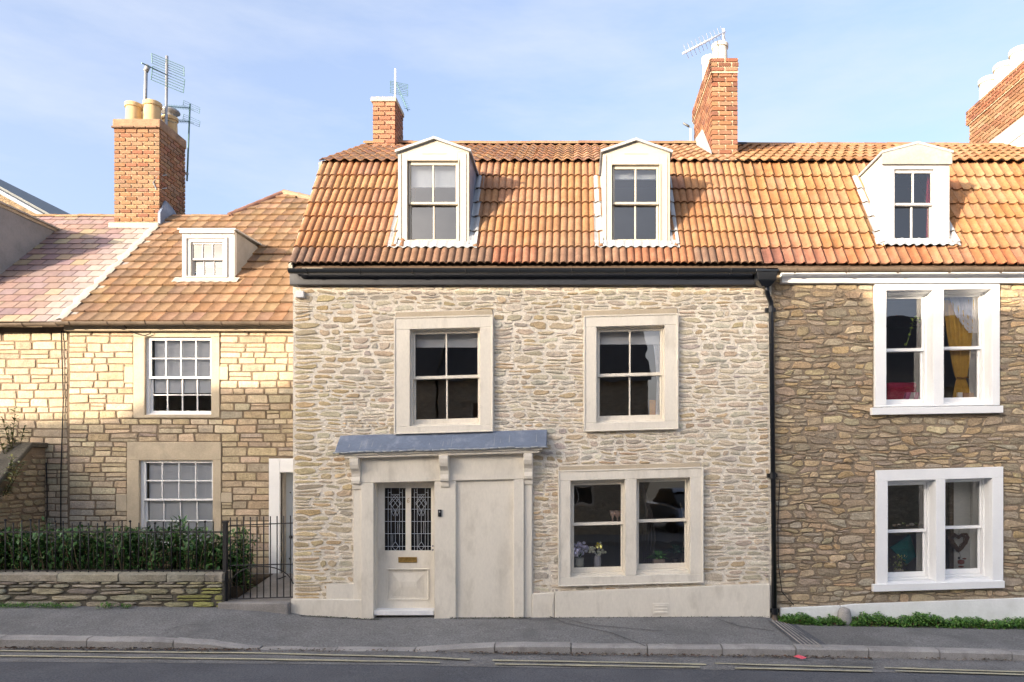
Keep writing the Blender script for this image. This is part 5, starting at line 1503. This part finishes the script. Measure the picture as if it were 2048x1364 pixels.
for py_ in (352, 378): br.tube([(CH0[1] - .05, 14.62, Z(py_, 14.6)), (CH0[1] + .06, 14.75, Z(py_, 14.8)), (X(333, ya), ya - .02, Z(py_, ya)), (X(337, ya), ya + .1, Z(py_, ya))], .012, 6)
br.tube([(CH0[1] - .05, 14.58, Z(380, 14.6)), (CH0[1] - .11, 14.57, Z(366, 14.6)), (CH0[1] - .04, 14.6, Z(352, 14.6))], .012, 6)
br.build('bracket', MT['galv'], a1)
yb = 15.8
a2 = thing('tv_aerial', (X(375, yb), yb, 8.3), 'smaller twin yagi aerial on a thin mast behind the big brick chimney', 'aerial')
MB().tube([(X(374, yb), yb, Z(362, yb)), (X(380, yb), yb, Z(208, yb))], .018, 7).build('mast', MT['aerial'], a2, smooth=True)
MB().tube([(X(366, yb), yb, Z(345, yb)), (X(376, yb), yb, Z(348, yb))], .03, 6).build('bracket', MT['galv'], a2)
yg = MB()
for zc_, s in ((214, 1), (241, 1)):
    grid_panel(yg, (X(383, yb), yb, Z(zc_, yb)), (.85, .3, -.3), (0, .2, 1), .34, .14, 4, .005)
    p0, p1 = Vector((X(380, yb), yb, Z(zc_ + 2, yb))), Vector((X(366, yb), yb - .6, Z(zc_ + 26, yb)))
    yg.tube([p0, p1], .009, 6)
    for k in range(9):
        p = p0.lerp(p1, (k + .5) / 9); yg.tube([p + Vector((-.1, -.02, .04)), p + Vector((.1, .02, -.04))], .004, 4)
yg.build('yagi_elements', MT['aerial'], a2)
yc = 14.3
a3 = thing('tv_aerial', (X(790, yc), yc, 8.7), 'pale aerial on a white mast behind the narrow orange brick chimney', 'aerial')
MB().tube([(X(790, yc), yc, Z(235, yc)), (X(791, yc), yc, Z(138, yc))], .02, 7).build('mast', MT['white'], a3, smooth=True)
yg = MB(); grid_panel(yg, (X(798, yc), yc, Z(170, yc)), (.95, .2, -.1), (0, .1, 1), .34, .09, 4, .006); grid_panel(yg, (X(798, yc), yc, Z(183, yc)), (.95, .2, -.1), (0, .1, 1), .34, .12, 4, .006)
p0, p1 = Vector((X(793, yc), yc, Z(166, yc))), Vector((X(816, yc - .4), yc - .4, Z(222, yc - .4))); yg.tube([p0, p1], .009, 6)
for k in range(9):
    p = p0.lerp(p1, .35 + .65 * k / 9); yg.tube([p + Vector((-.06, 0, .02)), p + Vector((.06, 0, -.02))], .004, 4)
yg.build('yagi_elements', MT['aerial'], a3)
yd = 12.7
a4 = thing('tv_aerial', (X(1447, yd), yd, 9.4), 'white slanted yagi aerial clamped to the pot of the tall party chimney', 'aerial')
MB().tube([(X(1449, yd), yd, Z(110, yd)), (X(1447, yd), yd, Z(58, yd))], .022, 7).build('mast', MT['white'], a4, smooth=True)
bmz = MB(); p0, p1 = Vector((X(1450, yd), yd, Z(64, yd))), Vector((X(1366, yd - .9), yd - .9, Z(107, yd - .9))); bmz.tube([p0, p1], .018, 6); bmz.build('boom', MT['white'], a4, smooth=True)
yg = MB()
for k in range(11):
    p = p0.lerp(p1, (k + .6) / 11.4); yg.tube([p + Vector((-.05, -.03, .10)), p + Vector((.05, .03, -.10))], .005, 4)
yg.build('yagi_elements', MT['galv'], a4)
ye = 14.0
a5 = thing('flue', (X(1381, ye), ye, 8.4), 'thin white vent pipe with angled cap standing on the ridge by the party chimney', 'flue')
mb = MB(); mb.tube([(X(1382, ye), ye, Z(298, ye)), (X(1381, ye), ye, Z(258, ye))], .022, 7); mb.build('pipe', MT['white'], a5, smooth=True)
mb = MB(); mb.tube([(X(1366, ye), ye, Z(246, ye)), (X(1378, ye), ye, Z(253, ye))], .022, 6); mb.tube([(X(1378, ye), ye, Z(253, ye)), (X(1381, ye), ye, Z(259, ye))], .012, 6); mb.build('cap', MT['slate_grey'], a5, smooth=True)
MB().box(X(1374, ye), X(1392, ye), ye - .1, ye + .1, Z(299, ye) - .1, Z(291, ye)).build('base', MT['render_pale'], a5, bevel=.02)

# ================================================================== THINGS IN THE WINDOWS
def flower_pot(name, px_, py_, D, label, cat, potf, plant):
    x, z = X(px_, D), Z(py_, D)
    t_ = thing(name, (x, D, z), label, cat)
    potf(t_, x, z); plant(t_, x, z)
ID = 10.73
def jug(t_, x, z, prof_, col): MB().lathe(x, ID, [(a, z + b) for a, b in prof_], 16, col).build('vase', MT['ceramic'], t_, smooth=True)
def blooms(t_, x, z, n, r, h, col, seed, br=.022, leafc=(.06, .16, .04)):
    q = random.Random(seed); mb = MB(); st_ = MB()
    for k in range(n):
        p = Vector((x + q.uniform(-r, r), ID + q.uniform(-.06, .06), z + h + q.uniform(-.07, .08)))
        st_.tube([(x, ID, z), p], .003, 4); 
        c = jit(q.choice(col), .08, q)
        for m in range(5):
            a = q.uniform(0, 6.28); mb.ball(p + Vector((math.cos(a) * br, -.01, math.sin(a) * br)), br * .8, c)
    for k in range(10):
        a = q.uniform(0, 6.28); st_.leaf((x, ID, z), (math.cos(a) * .5, math.sin(a) * .4, 1), h * q.uniform(.6, 1), .02, leafc)
    mb.build('blooms', MT['fabric'], t_); st_.build('stems', MT['weed'], t_)
sz = 1134
flower_pot('flower_vase', 1195, sz, ID, 'white vase of yellow daffodils on the window sill', 'vase', lambda t_, x, z: jug(t_, x, z, [(.001, 0), (.05, 0), (.057, .06), (.053, .12), (.042, .17), (.036, .172), (.038, .1)], (.75, .74, .78)),
           lambda t_, x, z: blooms(t_, x, z + .17, 9, .10, .10, [(.95, .80, .10), (.95, .88, .3), (.95, .93, .75)], 3, .026))
flower_pot('flower_vase', 1159, sz, ID, 'pale jug of lilac flowers beside the vase of daffodils', 'vase', lambda t_, x, z: jug(t_, x, z, [(.001, 0), (.06, 0), (.07, .05), (.062, .11), (.066, .135), (.06, .13)], (.62, .64, .58)),
           lambda t_, x, z: blooms(t_, x, z + .13, 12, .12, .13, [(.78, .75, .95), (.88, .86, .96)], 4, .034))
def trough(t_, x, z): MB().prism([(x - .09, z + .09), (x + .09, z + .09), (x + .075, z), (x - .075, z)], 'y', ID - .06, ID + .06, (.55, .42, .33)).build('pot', MT['ceramic'], t_, bevel=.006)
def fern(t_, x, z, n=60, L_=.26, col=((.20, .48, .12), (.14, .36, .10)), sp=1.0):
    q = random.Random(8); mb = MB()
    for k in range(n):
        a = q.uniform(0, 6.28); e = q.uniform(.2, 1.4)
        d = Vector((math.cos(a) * math.cos(e) * sp, math.sin(a) * math.cos(e) * .5, math.sin(e)))
        mb.leaf((x, ID, z + .08), d, L_ * q.uniform(.5, 1), .04, jit(q.choice(col), .2, q), .2, .35)
    mb.build('fronds', MT['weed'], t_, smooth=True)
flower_pot('potted_plant', 1317, 1130, ID, 'green fern in a terracotta trough on the window sill', 'plant', trough, fern)
flower_pot('potted_plant', 1350, 1130, ID + .1, 'dark leafy plant behind the fern on the window sill', 'plant', lambda t_, x, z: MB().lathe(x, ID + .1, [(.001, z), (.05, z), (.065, z + .1), (.06, z + .1)], 12, (.1, .08, .07)).build('pot', MT['ceramic'], t_, smooth=True),
           lambda t_, x, z: fern(t_, x, z + .1, 70, .26, ((.04, .10, .06), (.05, .13, .08))))
# upper right window: gold curtain with tie, ivy strand, pink chair
def curtain(pts, y, label, col, folds=9, name='curtain', amp=.03):
    mb = MB(); vs = []
    n = 40
    for (xa, xb, z) in pts:
        for i in range(n + 1):
            t = i / n; vs.append((lerp(xa, xb, t), y + amp * math.sin(t * folds * 2 * math.pi) * min(1, (xb - xa) * 4), z))
    m = len(pts)
    mb.add(vs, [(r * (n + 1) + i, r * (n + 1) + i + 1, (r + 1) * (n + 1) + i + 1, (r + 1) * (n + 1) + i) for r in range(m - 1) for i in range(n)], col)
    o = mb.build(name, MT['fabric'], None, smooth=True)
    return tag(o, label, 'curtain')
cyy = 10.86
cu = curtain([(X(1886, cyy), X(1948, cyy), Z(600, cyy)), (X(1893, cyy), X(1945, cyy), Z(660, cyy)), (X(1902, cyy), X(1940, cyy), Z(715, cyy)), (X(1910, cyy), X(1934, cyy), Z(752, cyy)), (X(1913, cyy), X(1931, cyy), Z(757, cyy)), (X(1907, cyy), X(1940, cyy), Z(785, cyy)), (X(1905, cyy), X(1944, cyy), Z(800, cyy))], cyy, 'gold curtain gathered by a tie in the upper white window', (.62, .40, .08), 6)
MB().tube([(X(1911, cyy), cyy - .04, Z(756, cyy)), (X(1922, cyy), cyy - .06, Z(757, cyy)), (X(1933, cyy), cyy - .04, Z(755, cyy))], .012, 6, (.3, .16, .03)).build('tie_band', MT['fabric'], cu)
iv = MB(); q = random.Random(2)
pts = [(1812, 692), (1818, 672), (1824, 652), (1826, 640), (1834, 634), (1838, 642)]
ivp = [Vector((X(a, 10.95), 10.95, Z(b, 10.95))) for a, b in pts]
iv.tube(ivp, .004, 5, (.3, .4, .1))
for k in range(22):
    i = q.randrange(len(ivp) - 1); p = ivp[i].lerp(ivp[i + 1], q.random()); a = q.uniform(0, 6.28)
    iv.leaf(p, (math.cos(a), -.3, math.sin(a)), q.uniform(.04, .075), .045, jit((.45, .60, .10), .2, q), .1, .1)
tag(iv.build('ivy_strand', MT['weed']), 'bright green ivy strand hanging in the upper white window', 'plant')
chx, chz = X(1822, 11.2), Z(806, 11.2)
cht = thing('armchair', (chx, 11.3, 2.5), 'crimson armchair with pink striped cushion in the upper white window', 'armchair')
MB().box(chx - .25, chx + .22, 11.45, 11.6, 2.5, Z(765, 11.5), (.5, .03, .09)).build('backrest', MT['fabric'], cht, bevel=.04)
MB().box(chx - .28, chx + .25, 11.05, 11.45, 2.5, Z(800, 11.2), (.42, .03, .08)).build('seat', MT['fabric'], cht, bevel=.04)
cz = Z(792, 11.1)
for j, c in enumerate(((.6, .12, .32), (.85, .75, .8), (.6, .12, .32), (.85, .75, .8), (.5, .05, .12))):
    MB().prism([(chx - .2 + j * .07, cz - .1), (chx - .13 + j * .07, cz - .1), (chx - .08 + j * .07, cz + .05), (chx - .15 + j * .07, cz + .05)], 'y', 11.02 + .001 * j, 11.08, c).build('cushion_stripe', MT['fabric'], cht)
bkk = MB(); bkk.box(X(1914, 10.85), X(1923, 10.85), 10.82, 10.9, Z(803, 10.85), Z(785, 10.85), (.8, .8, .82)); tag(bkk.build('book', MT['fabric']), 'white book standing on the sill below the gold curtain', 'book')
bkk = MB(); bkk.box(X(1926, 10.85), X(1946, 10.85), 10.82, 10.9, Z(803, 10.85), Z(786, 10.85), (.45, .25, .13)); tag(bkk.build('wooden_box', MT['fabric'], bevel=.004), 'brown box on the sill below the gold curtain', 'box')
# sheer white net curtain half drawn in the same window
curtain([(X(1890, 10.93), X(1955, 10.93), Z(592, 10.93)), (X(1905, 10.93), X(1955, 10.93), Z(635, 10.93)), (X(1930, 10.93), X(1955, 10.93), Z(668, 10.93))], 10.83, 'pale net drape across the top of the gold curtain', (.66, .66, .72), 7, 'net_drape', .012)
# lower right window: white shutter board, wicker heart, plants
MB_ = MB(); MB_.box(X(1908, 11.0), X(1972, 11.0), 11.0, 11.03, Z(1156, 11.0), Z(962, 11.0)); MB_.box(X(1940, 11.0), X(1943, 11.0), 10.985, 11.0, Z(1156, 11.0), Z(962, 11.0))
tag(MB_.build('shutter', MT['inner_white']), 'white panelled shutter inside the lower white window', 'shutter')
MB_ = MB(); MB_.box(X(1898, 11.0), X(1906, 11.0), 10.98, 11.03, Z(1156, 11.0), Z(962, 11.0), (.10, .07, .045)); tag(MB_.build('wooden_post', MT['fabric']), 'dark wooden post beside the white shutter inside the lower window', 'post')
ht = MB(); q = random.Random(12); hx, hz = X(1917, 10.85), Z(1082, 10.85)
for rr in range(26):
    s = q.uniform(.55, 1.0) * .17; pts = []
    for k in range(17):
        t = 2 * math.pi * k / 16
        pts.append((hx + s * math.sin(t) ** 3 * .95 + q.uniform(-.008, .008), 10.85 + q.uniform(-.025, .025), hz + s * (.8 * math.cos(t) - .32 * math.cos(2 * t) - .12 * math.cos(3 * t)) + q.uniform(-.008, .008)))
    ht.tube(pts, .006, 4, jit((.16, .10, .065), .25, q), caps=False)
ht.tube([(hx, 10.85, hz + .1), (hx + .01, 10.85, Z(1060, 10.85))], .003, 4, (.3, .25, .2))
tag(ht.build('wicker_heart', MT['fabric']), 'woven twig heart hanging in the lower white window', 'decoration')
hg = MB(); hxx, hzz = X(1922, 10.85), Z(1124, 10.85)
hg.tube([(hx, 10.85, hz - .13), (hxx, 10.85, hzz + .06)], .003, 4, (.3, .25, .2)); hg.ball((hxx, 10.85, hzz), .055, (.28, .09, .06), (1.1, .4, .8)); hg.ball((hxx + .05, 10.85, hzz + .05), .03, (.25, .1, .07), (1.2, .4, .5)); hg.ball((hxx - .03, 10.85, hzz + .06), .022, (.12, .12, .12), (1, .5, 1.2)); hg.ball((hxx + .0, 10.85, hzz - .07), .04, (.3, .12, .08), (1.2, .4, .4))
tag(hg.build('hanging_hen', MT['fabric'], smooth=True), 'small red hanging ornament below the twig heart', 'ornament')
vp = thing('potted_plant', (X(1800, 10.9), 10.9, Z(1150, 10.9)), 'variegated pale yellow and green plant in the lower white window', 'plant')
MB().lathe(X(1797, 10.9), 10.9, [(.001, Z(1152, 10.9)), (.06, Z(1152, 10.9)), (.07, Z(1138, 10.9)), (.06, Z(1138, 10.9))], 12, (.5, .42, .36)).build('pot', MT['ceramic'], vp, smooth=True)
mb = MB(); q = random.Random(14)
for k in range(130):
    a = q.uniform(0, 6.28); e = q.uniform(-.2, 1.4); r_ = q.uniform(.02, .2)
    d = Vector((math.cos(a) * math.cos(e), math.sin(a) * math.cos(e) * .5, math.sin(e)))
    mb.leaf(Vector((X(1797, 10.9), 10.9, Z(1136, 10.9))) + d * r_, d + Vector((q.uniform(-.5, .5), q.uniform(-.5, .5), q.uniform(-.5, .5))), q.uniform(.03, .06), .022, jit(q.choice(((.55, .55, .15), (.25, .35, .08), (.65, .62, .3), (.12, .22, .06))), .2, q), .1, .2)
mb.build('foliage', MT['weed'], vp)
mb = MB(); xx, zz = X(1818, 11.1), Z(1150, 11.1)
mb.add([(xx - .28, 11.1, zz + .42), (xx + .02, 11.1, zz + .62), (xx + .12, 11.12, zz + .28), (xx - .02, 11.12, zz + .16), (xx - .05, 11.06, zz + .42)], [(0, 4, 1), (1, 4, 2), (2, 4, 3), (3, 4, 0)], (.02, .16, .15))
mb.add([(xx - .28, 11.15, zz + .42), (xx + .02, 11.15, zz + .62), (xx + .12, 11.17, zz + .28), (xx - .02, 11.17, zz + .16)], [(0, 1, 2, 3)], (.02, .12, .12))
tag(mb.build('hanging_cushion', MT['fabric']), 'teal fabric hung behind the plants in the lower white window', 'fabric')
mb = MB(); q = random.Random(15)
for k in range(8):
    p = Vector((X(lerp(1790, 1848, k / 7), 10.86), 10.86, Z(1053 - (k % 3) * 2, 10.86))); mb.ball(p + Vector((0, 0, .015)), q.uniform(.02, .035), jit(((.35, .27, .2), (.5, .45, .4), (.2, .25, .1))[k % 3], .2, q), (1.4, .6, .7))
tag(mb.build('shells', MT['ceramic'], smooth=True), 'row of small shells and stones on the meeting rail of the lower white window', 'ornaments')
# dormer curtain
d = DORM['c']; curtain([(X(1852, 10.7), X(1866, 10.7), Z(343, 10.7)), (X(1849, 10.7), X(1866, 10.7), Z(400, 10.7)), (X(1851, 10.7), X(1865, 10.7), Z(425, 10.7)), (X(1849, 10.7), X(1864, 10.7), Z(476, 10.7))], 10.66, 'red and pink striped curtain in the white dormer', (.62, .05, .10), 3, 'curtain', .012)
curtain([(X(1302, 10.78), X(1322, 10.78), Z(660, 10.78)), (X(1309, 10.78), X(1322, 10.78), Z(715, 10.78)), (X(1313, 10.78), X(1322, 10.78), Z(760, 10.78)), (X(1311, 10.78), X(1322, 10.78), Z(835, 10.78))], 10.74, 'narrow white curtain edge in the upper window above the cream twin window', (.92, .92, .95), 4, 'curtain', .01)
mb = MB(); mb.box(X(1299, 10.75), X(1311, 10.75), 10.73, 10.80, Z(840, 10.75), Z(800, 10.75), (.80, .36, .08)); tag(mb.build('orange_box', MT['fabric'], bevel=.006), 'small orange box standing in the upper window above the cream twin window', 'box')
for px_, lab in ((1225, 'slim pale pink glass tulip behind the meeting rail above the daffodils'), (1235, 'wider pink glass tulip next to the slim one above the daffodils')):
    mb = MB(); xx_ = X(px_, 10.75); z0 = Z(1044, 10.75); k_ = 1 if px_ == 1225 else 1.35
    mb.lathe(xx_, 10.75, [(.012, z0 - .05), (.012, z0 + .06), (.03 * k_, z0 + .10), (.045 * k_, z0 + .17), (.03 * k_, z0 + .165), (.01, z0 + .1)], 10, (.90, .62, .50)); tag(mb.build('glass_tulip', MT['ceramic'], smooth=True), lab, 'ornament')
# tall bare twigs in the lower cream window
mb = MB()
for k in range(5):
    x = X(1289 + k * 3, 11.0); mb.tube([(x, 11.0, Z(1130, 11.0)), (x - .05 + .03 * k, 11.0, Z(1080, 11)), (x + .03, 11.0, Z(1030, 11)), (x - .03 - .02 * k, 11.0, Z(970, 11))], .007, 5, (.25, .22, .2))
tag(mb.build('willow_twigs', MT['fabric'], smooth=True), 'tall bare twigs arching inside the lower cream window', 'twigs')
mb = MB()
for k in range(3): mb.tube([(X(1371 - k * 4, 10.9), 10.9, Z(1132, 10.9)), (X(1372 - k, 10.9), 10.9, Z(1060, 10.9)), (X(1366, 10.9), 10.9, Z(1030, 10.9)), (X(1360 + k * 4, 10.9), 10.9, Z(1005 + k * 6, 10.9))], [.012, .01, .008, .003], 6, (.75, .68, .55))
tag(mb.build('antler', MT['ceramic'], smooth=True), 'pale antler shaped branch standing at the end of the lower cream window', 'decoration')

# ================================================================== LITTER IN THE GUTTER
mb = MB(); q = random.Random(51)
for k in range(1500):
    px_ = q.choice([q.uniform(0, 500), q.uniform(940, 1740), q.uniform(0, 2048)])
    x = X(px_, 9.0); y = KERB_F - abs(q.gauss(0, .055)) - .005; z = road_z(x, y) + .02
    a = q.uniform(0, 6.28); mb.leaf((x, y, z), (math.cos(a), math.sin(a), q.uniform(-.1, .5)), q.uniform(.014, .06), q.uniform(.01, .03), jit(q.choice(((.10, .07, .05), (.16, .12, .08), (.30, .26, .2), (.07, .055, .045), (.22, .13, .09))), .25, q), .3, .1)
tag(mb.build('leaf_litter', MT['litter']), 'dead leaves and grit lying in the road gutter along the kerb', 'leaves', kind='stuff')
mb = MB(); p = rp(1600, 1316, -.18); x, y = p; z = road_z(x, y) + .03
mb.add([(x - .075, y + .02, z + .02), (x + .02, y - .03, z), (x + .085, y + .0, z + .012), (x + .02, y + .04, z + .03), (x - .02, y + .01, z + .045)], [(0, 1, 4), (1, 2, 4), (2, 3, 4), (3, 0, 4)], (.75, .12, .16))
tag(mb.build('sweet_wrapper', MT['litter']), 'crumpled pink wrapper lying in the road gutter', 'litter')
mb = MB(); q = random.Random(52)
for k in range(800):
    px_ = q.choice([q.uniform(600, 760), q.uniform(900, 1060), q.uniform(1090, 1540)]); x = X(px_, 10.38); y = 10.395 - abs(q.gauss(0, .02)); z = pave_z(x, y) + .006
    a = q.uniform(0, 6.28); mb.leaf((x, y, z), (math.cos(a), math.sin(a), q.uniform(0, .9)), q.uniform(.012, .04), .014, jit(q.choice(((.05, .05, .03), (.08, .09, .04), (.12, .11, .09), (.07, .10, .03))), .2, q), .2, .1)
tag(mb.build('moss_line', MT['litter']), 'dark moss and grit along the foot of the cream plinth', 'moss', kind='stuff')

# ================================================================== OPPOSITE SIDE OF THE STREET (seen in the panes, shades the fronts)
def opp_house(x0, x1, ze, zr, roofd=3.4, label='stone terraced house across the street', wins=((.25, 1), (.72, 1))):
    h = thing('terraced_house', ((x0 + x1) / 2, -4, -.1), label, 'house', 'houses across the street')
    yf = -1.55; yr = yf - roofd
    hs = []
    for u, _ in wins:
        xc = lerp(x0, x1, u)
        hs += [(xc - .5, xc + .5, .9, 2.2), (xc - .45, xc + .45, 3.1, 4.2)]
    wm_ = wall_mesh(x0, x1, -.4, ze, hs, yf, yf - .35)
    wm_.f = [f[::-1] for f in wm_.f]
    wm_.build('wall', MT['opp_wall'], h)
    MB().box(x0, x1, yr * 2 - yf, yr * 2 - yf + .3, -.4, ze).build('rear_wall', MT['opp_wall'], h)
    for xa in (x0, x1 - .25):
        MB().prism([(yf - .36, -.4), (yf - .36, ze), (yr, zr - .15), (2 * yr - yf + .31, ze), (2 * yr - yf + .31, -.4)], 'x', xa, xa + .25).build('gable_wall', MT['opp_wall'], h)
    rf = MB()
    A = [(x0 - .05, yf + .2, ze - .05), (x1 + .05, yf + .2, ze - .05), (x1 + .05, yr, zr), (x0 - .05, yr, zr)]
    B = [(x0 - .05, 2 * yr - yf - .2, ze - .05), (x1 + .05, 2 * yr - yf - .2, ze - .05), (x1 + .05, yr, zr), (x0 - .05, yr, zr)]
    rf.add(A, [(0, 1, 2, 3)[::-1]]); rf.add(B, [(0, 1, 2, 3)])
    rf.build('roof', MT['opp_roof'], h)
    for hh in hs:
        fr = MB(); fr.ring(hh[0], hh[1], hh[2], hh[3], .06, .06, .07, .06, yf - .18, yf - .1); fr.box((hh[0] + hh[1]) / 2 - .015, (hh[0] + hh[1]) / 2 + .015, yf - .17, yf - .12, hh[2], hh[3]); fr.box(hh[0], hh[1], yf - .17, yf - .12, (hh[2] + hh[3]) / 2 - .02, (hh[2] + hh[3]) / 2 + .02)
        w_ = fr.build('window', MT['cream'], h)
        MB().box(hh[0], hh[1], yf - .16, yf - .15, hh[2], hh[3]).build('pane', MT['dark_glass'], w_)
        MB().box(hh[0] - .15, hh[1] + .15, yf, yf + .05, hh[3], hh[3] + .2).build('lintel', MT['bathstone'], w_)
    return h
opp_house(-34.0, -27.2, 4.6, 7.2, label='low roofed two bay house ending the row across the street')
opp_house(-27.1, -23.75, 4.6, 7.35, wins=((.5, 1),), label='narrow low roofed house across the street beside the end house')
opp_house(-23.65, -20.75, 4.8, 7.9, wins=((.5, 1),), label='narrow house across the street joined to the tall three bay house')
opp_house(-20.65, -11.35, 4.95, 8.80, wins=((.15, 1), (.45, 1), (.8, 1)), label='tallest house across the street, three window bays wide')
opp_house(-11.25, -4.4, 4.9, 8.50, label='two bay stone house across the street adjoining the tallest one')
opp_house(-4.3, 2.35, 4.9, 7.4, wins=((.22, 1), (.66, 1)), label='stone house across the street whose row stops at the parked cars')
opp_house(7.0, 16.0, 4.7, 7.6, label='wide stone house across the street standing alone beyond the parked cars')

# parked car in the gap between the houses opposite
def car(x, y, rz, label, col):
    t = thing('parked_car', (x, y, -.05), label, 'car')
    M = Matrix.Translation((x, y, -.05)) @ Matrix.Rotation(rz, 4, 'Z')
    mt = material('car paint ' + label[:8], col, .25, 0, 1, 0, 1, 0, 1, spec=.5, coat=.6)
    side = [(-2.05, .35), (-2.05, .72), (-1.95, .86), (-1.1, .95), (2.0, .90), (2.08, .6), (2.05, .32)]
    cab = [(-1.25, .93), (-.55, 1.40), (.75, 1.44), (1.75, .93)]
    b = MB(); b.prism(side, 'y', -.85, .85); b.build('body', mt, t, bevel=.06, M=M)
    b = MB(); b.prism(cab, 'y', -.70, .70); b.build('cabin', MT['dark_glass'], t, bevel=.05, M=M)
    b = MB(); b.prism([(-.62, 1.38), (-.55, 1.43), (.78, 1.47), (.95, 1.40)], 'y', -.66, .66); b.build('roof', mt, t, bevel=.02, M=M)
    for sx in (-1.3, 1.3):
        for sy in (-.82, .82):
            wl = MB(); wl.lathe(0, 0, [(.02, -.1), (.19, -.1), (.2, -.11), (.31, -.1), (.32, 0), (.31, .1), (.2, .11), (.19, .1), (.02, .1)], 18)
            wl.build('wheel', MT['black'], t, smooth=True, M=M @ Matrix.Translation((sx, sy, .32)) @ Matrix.Rotation(math.pi / 2, 4, 'X'))
    for sy in (-.6, .6): 
        MB().box(-2.08, -2.0, sy - .15, sy + .15, .62, .74).build('headlight', MT['plastic'], t, bevel=.02, M=M)
    return t
car(3.75, -3.6, math.radians(78), 'pale blue grey car parked in the gap across the street', (.30, .36, .46))
car(5.75, -4.2, math.radians(80), 'dark blue car parked beside the pale one across the street', (.03, .05, .10))
ph2 = MB().box(2.4, 7.0, -16, -2.2, -.5, -.05).build('parking_yard', MT['pavement']); tag(ph2, kind='structure')
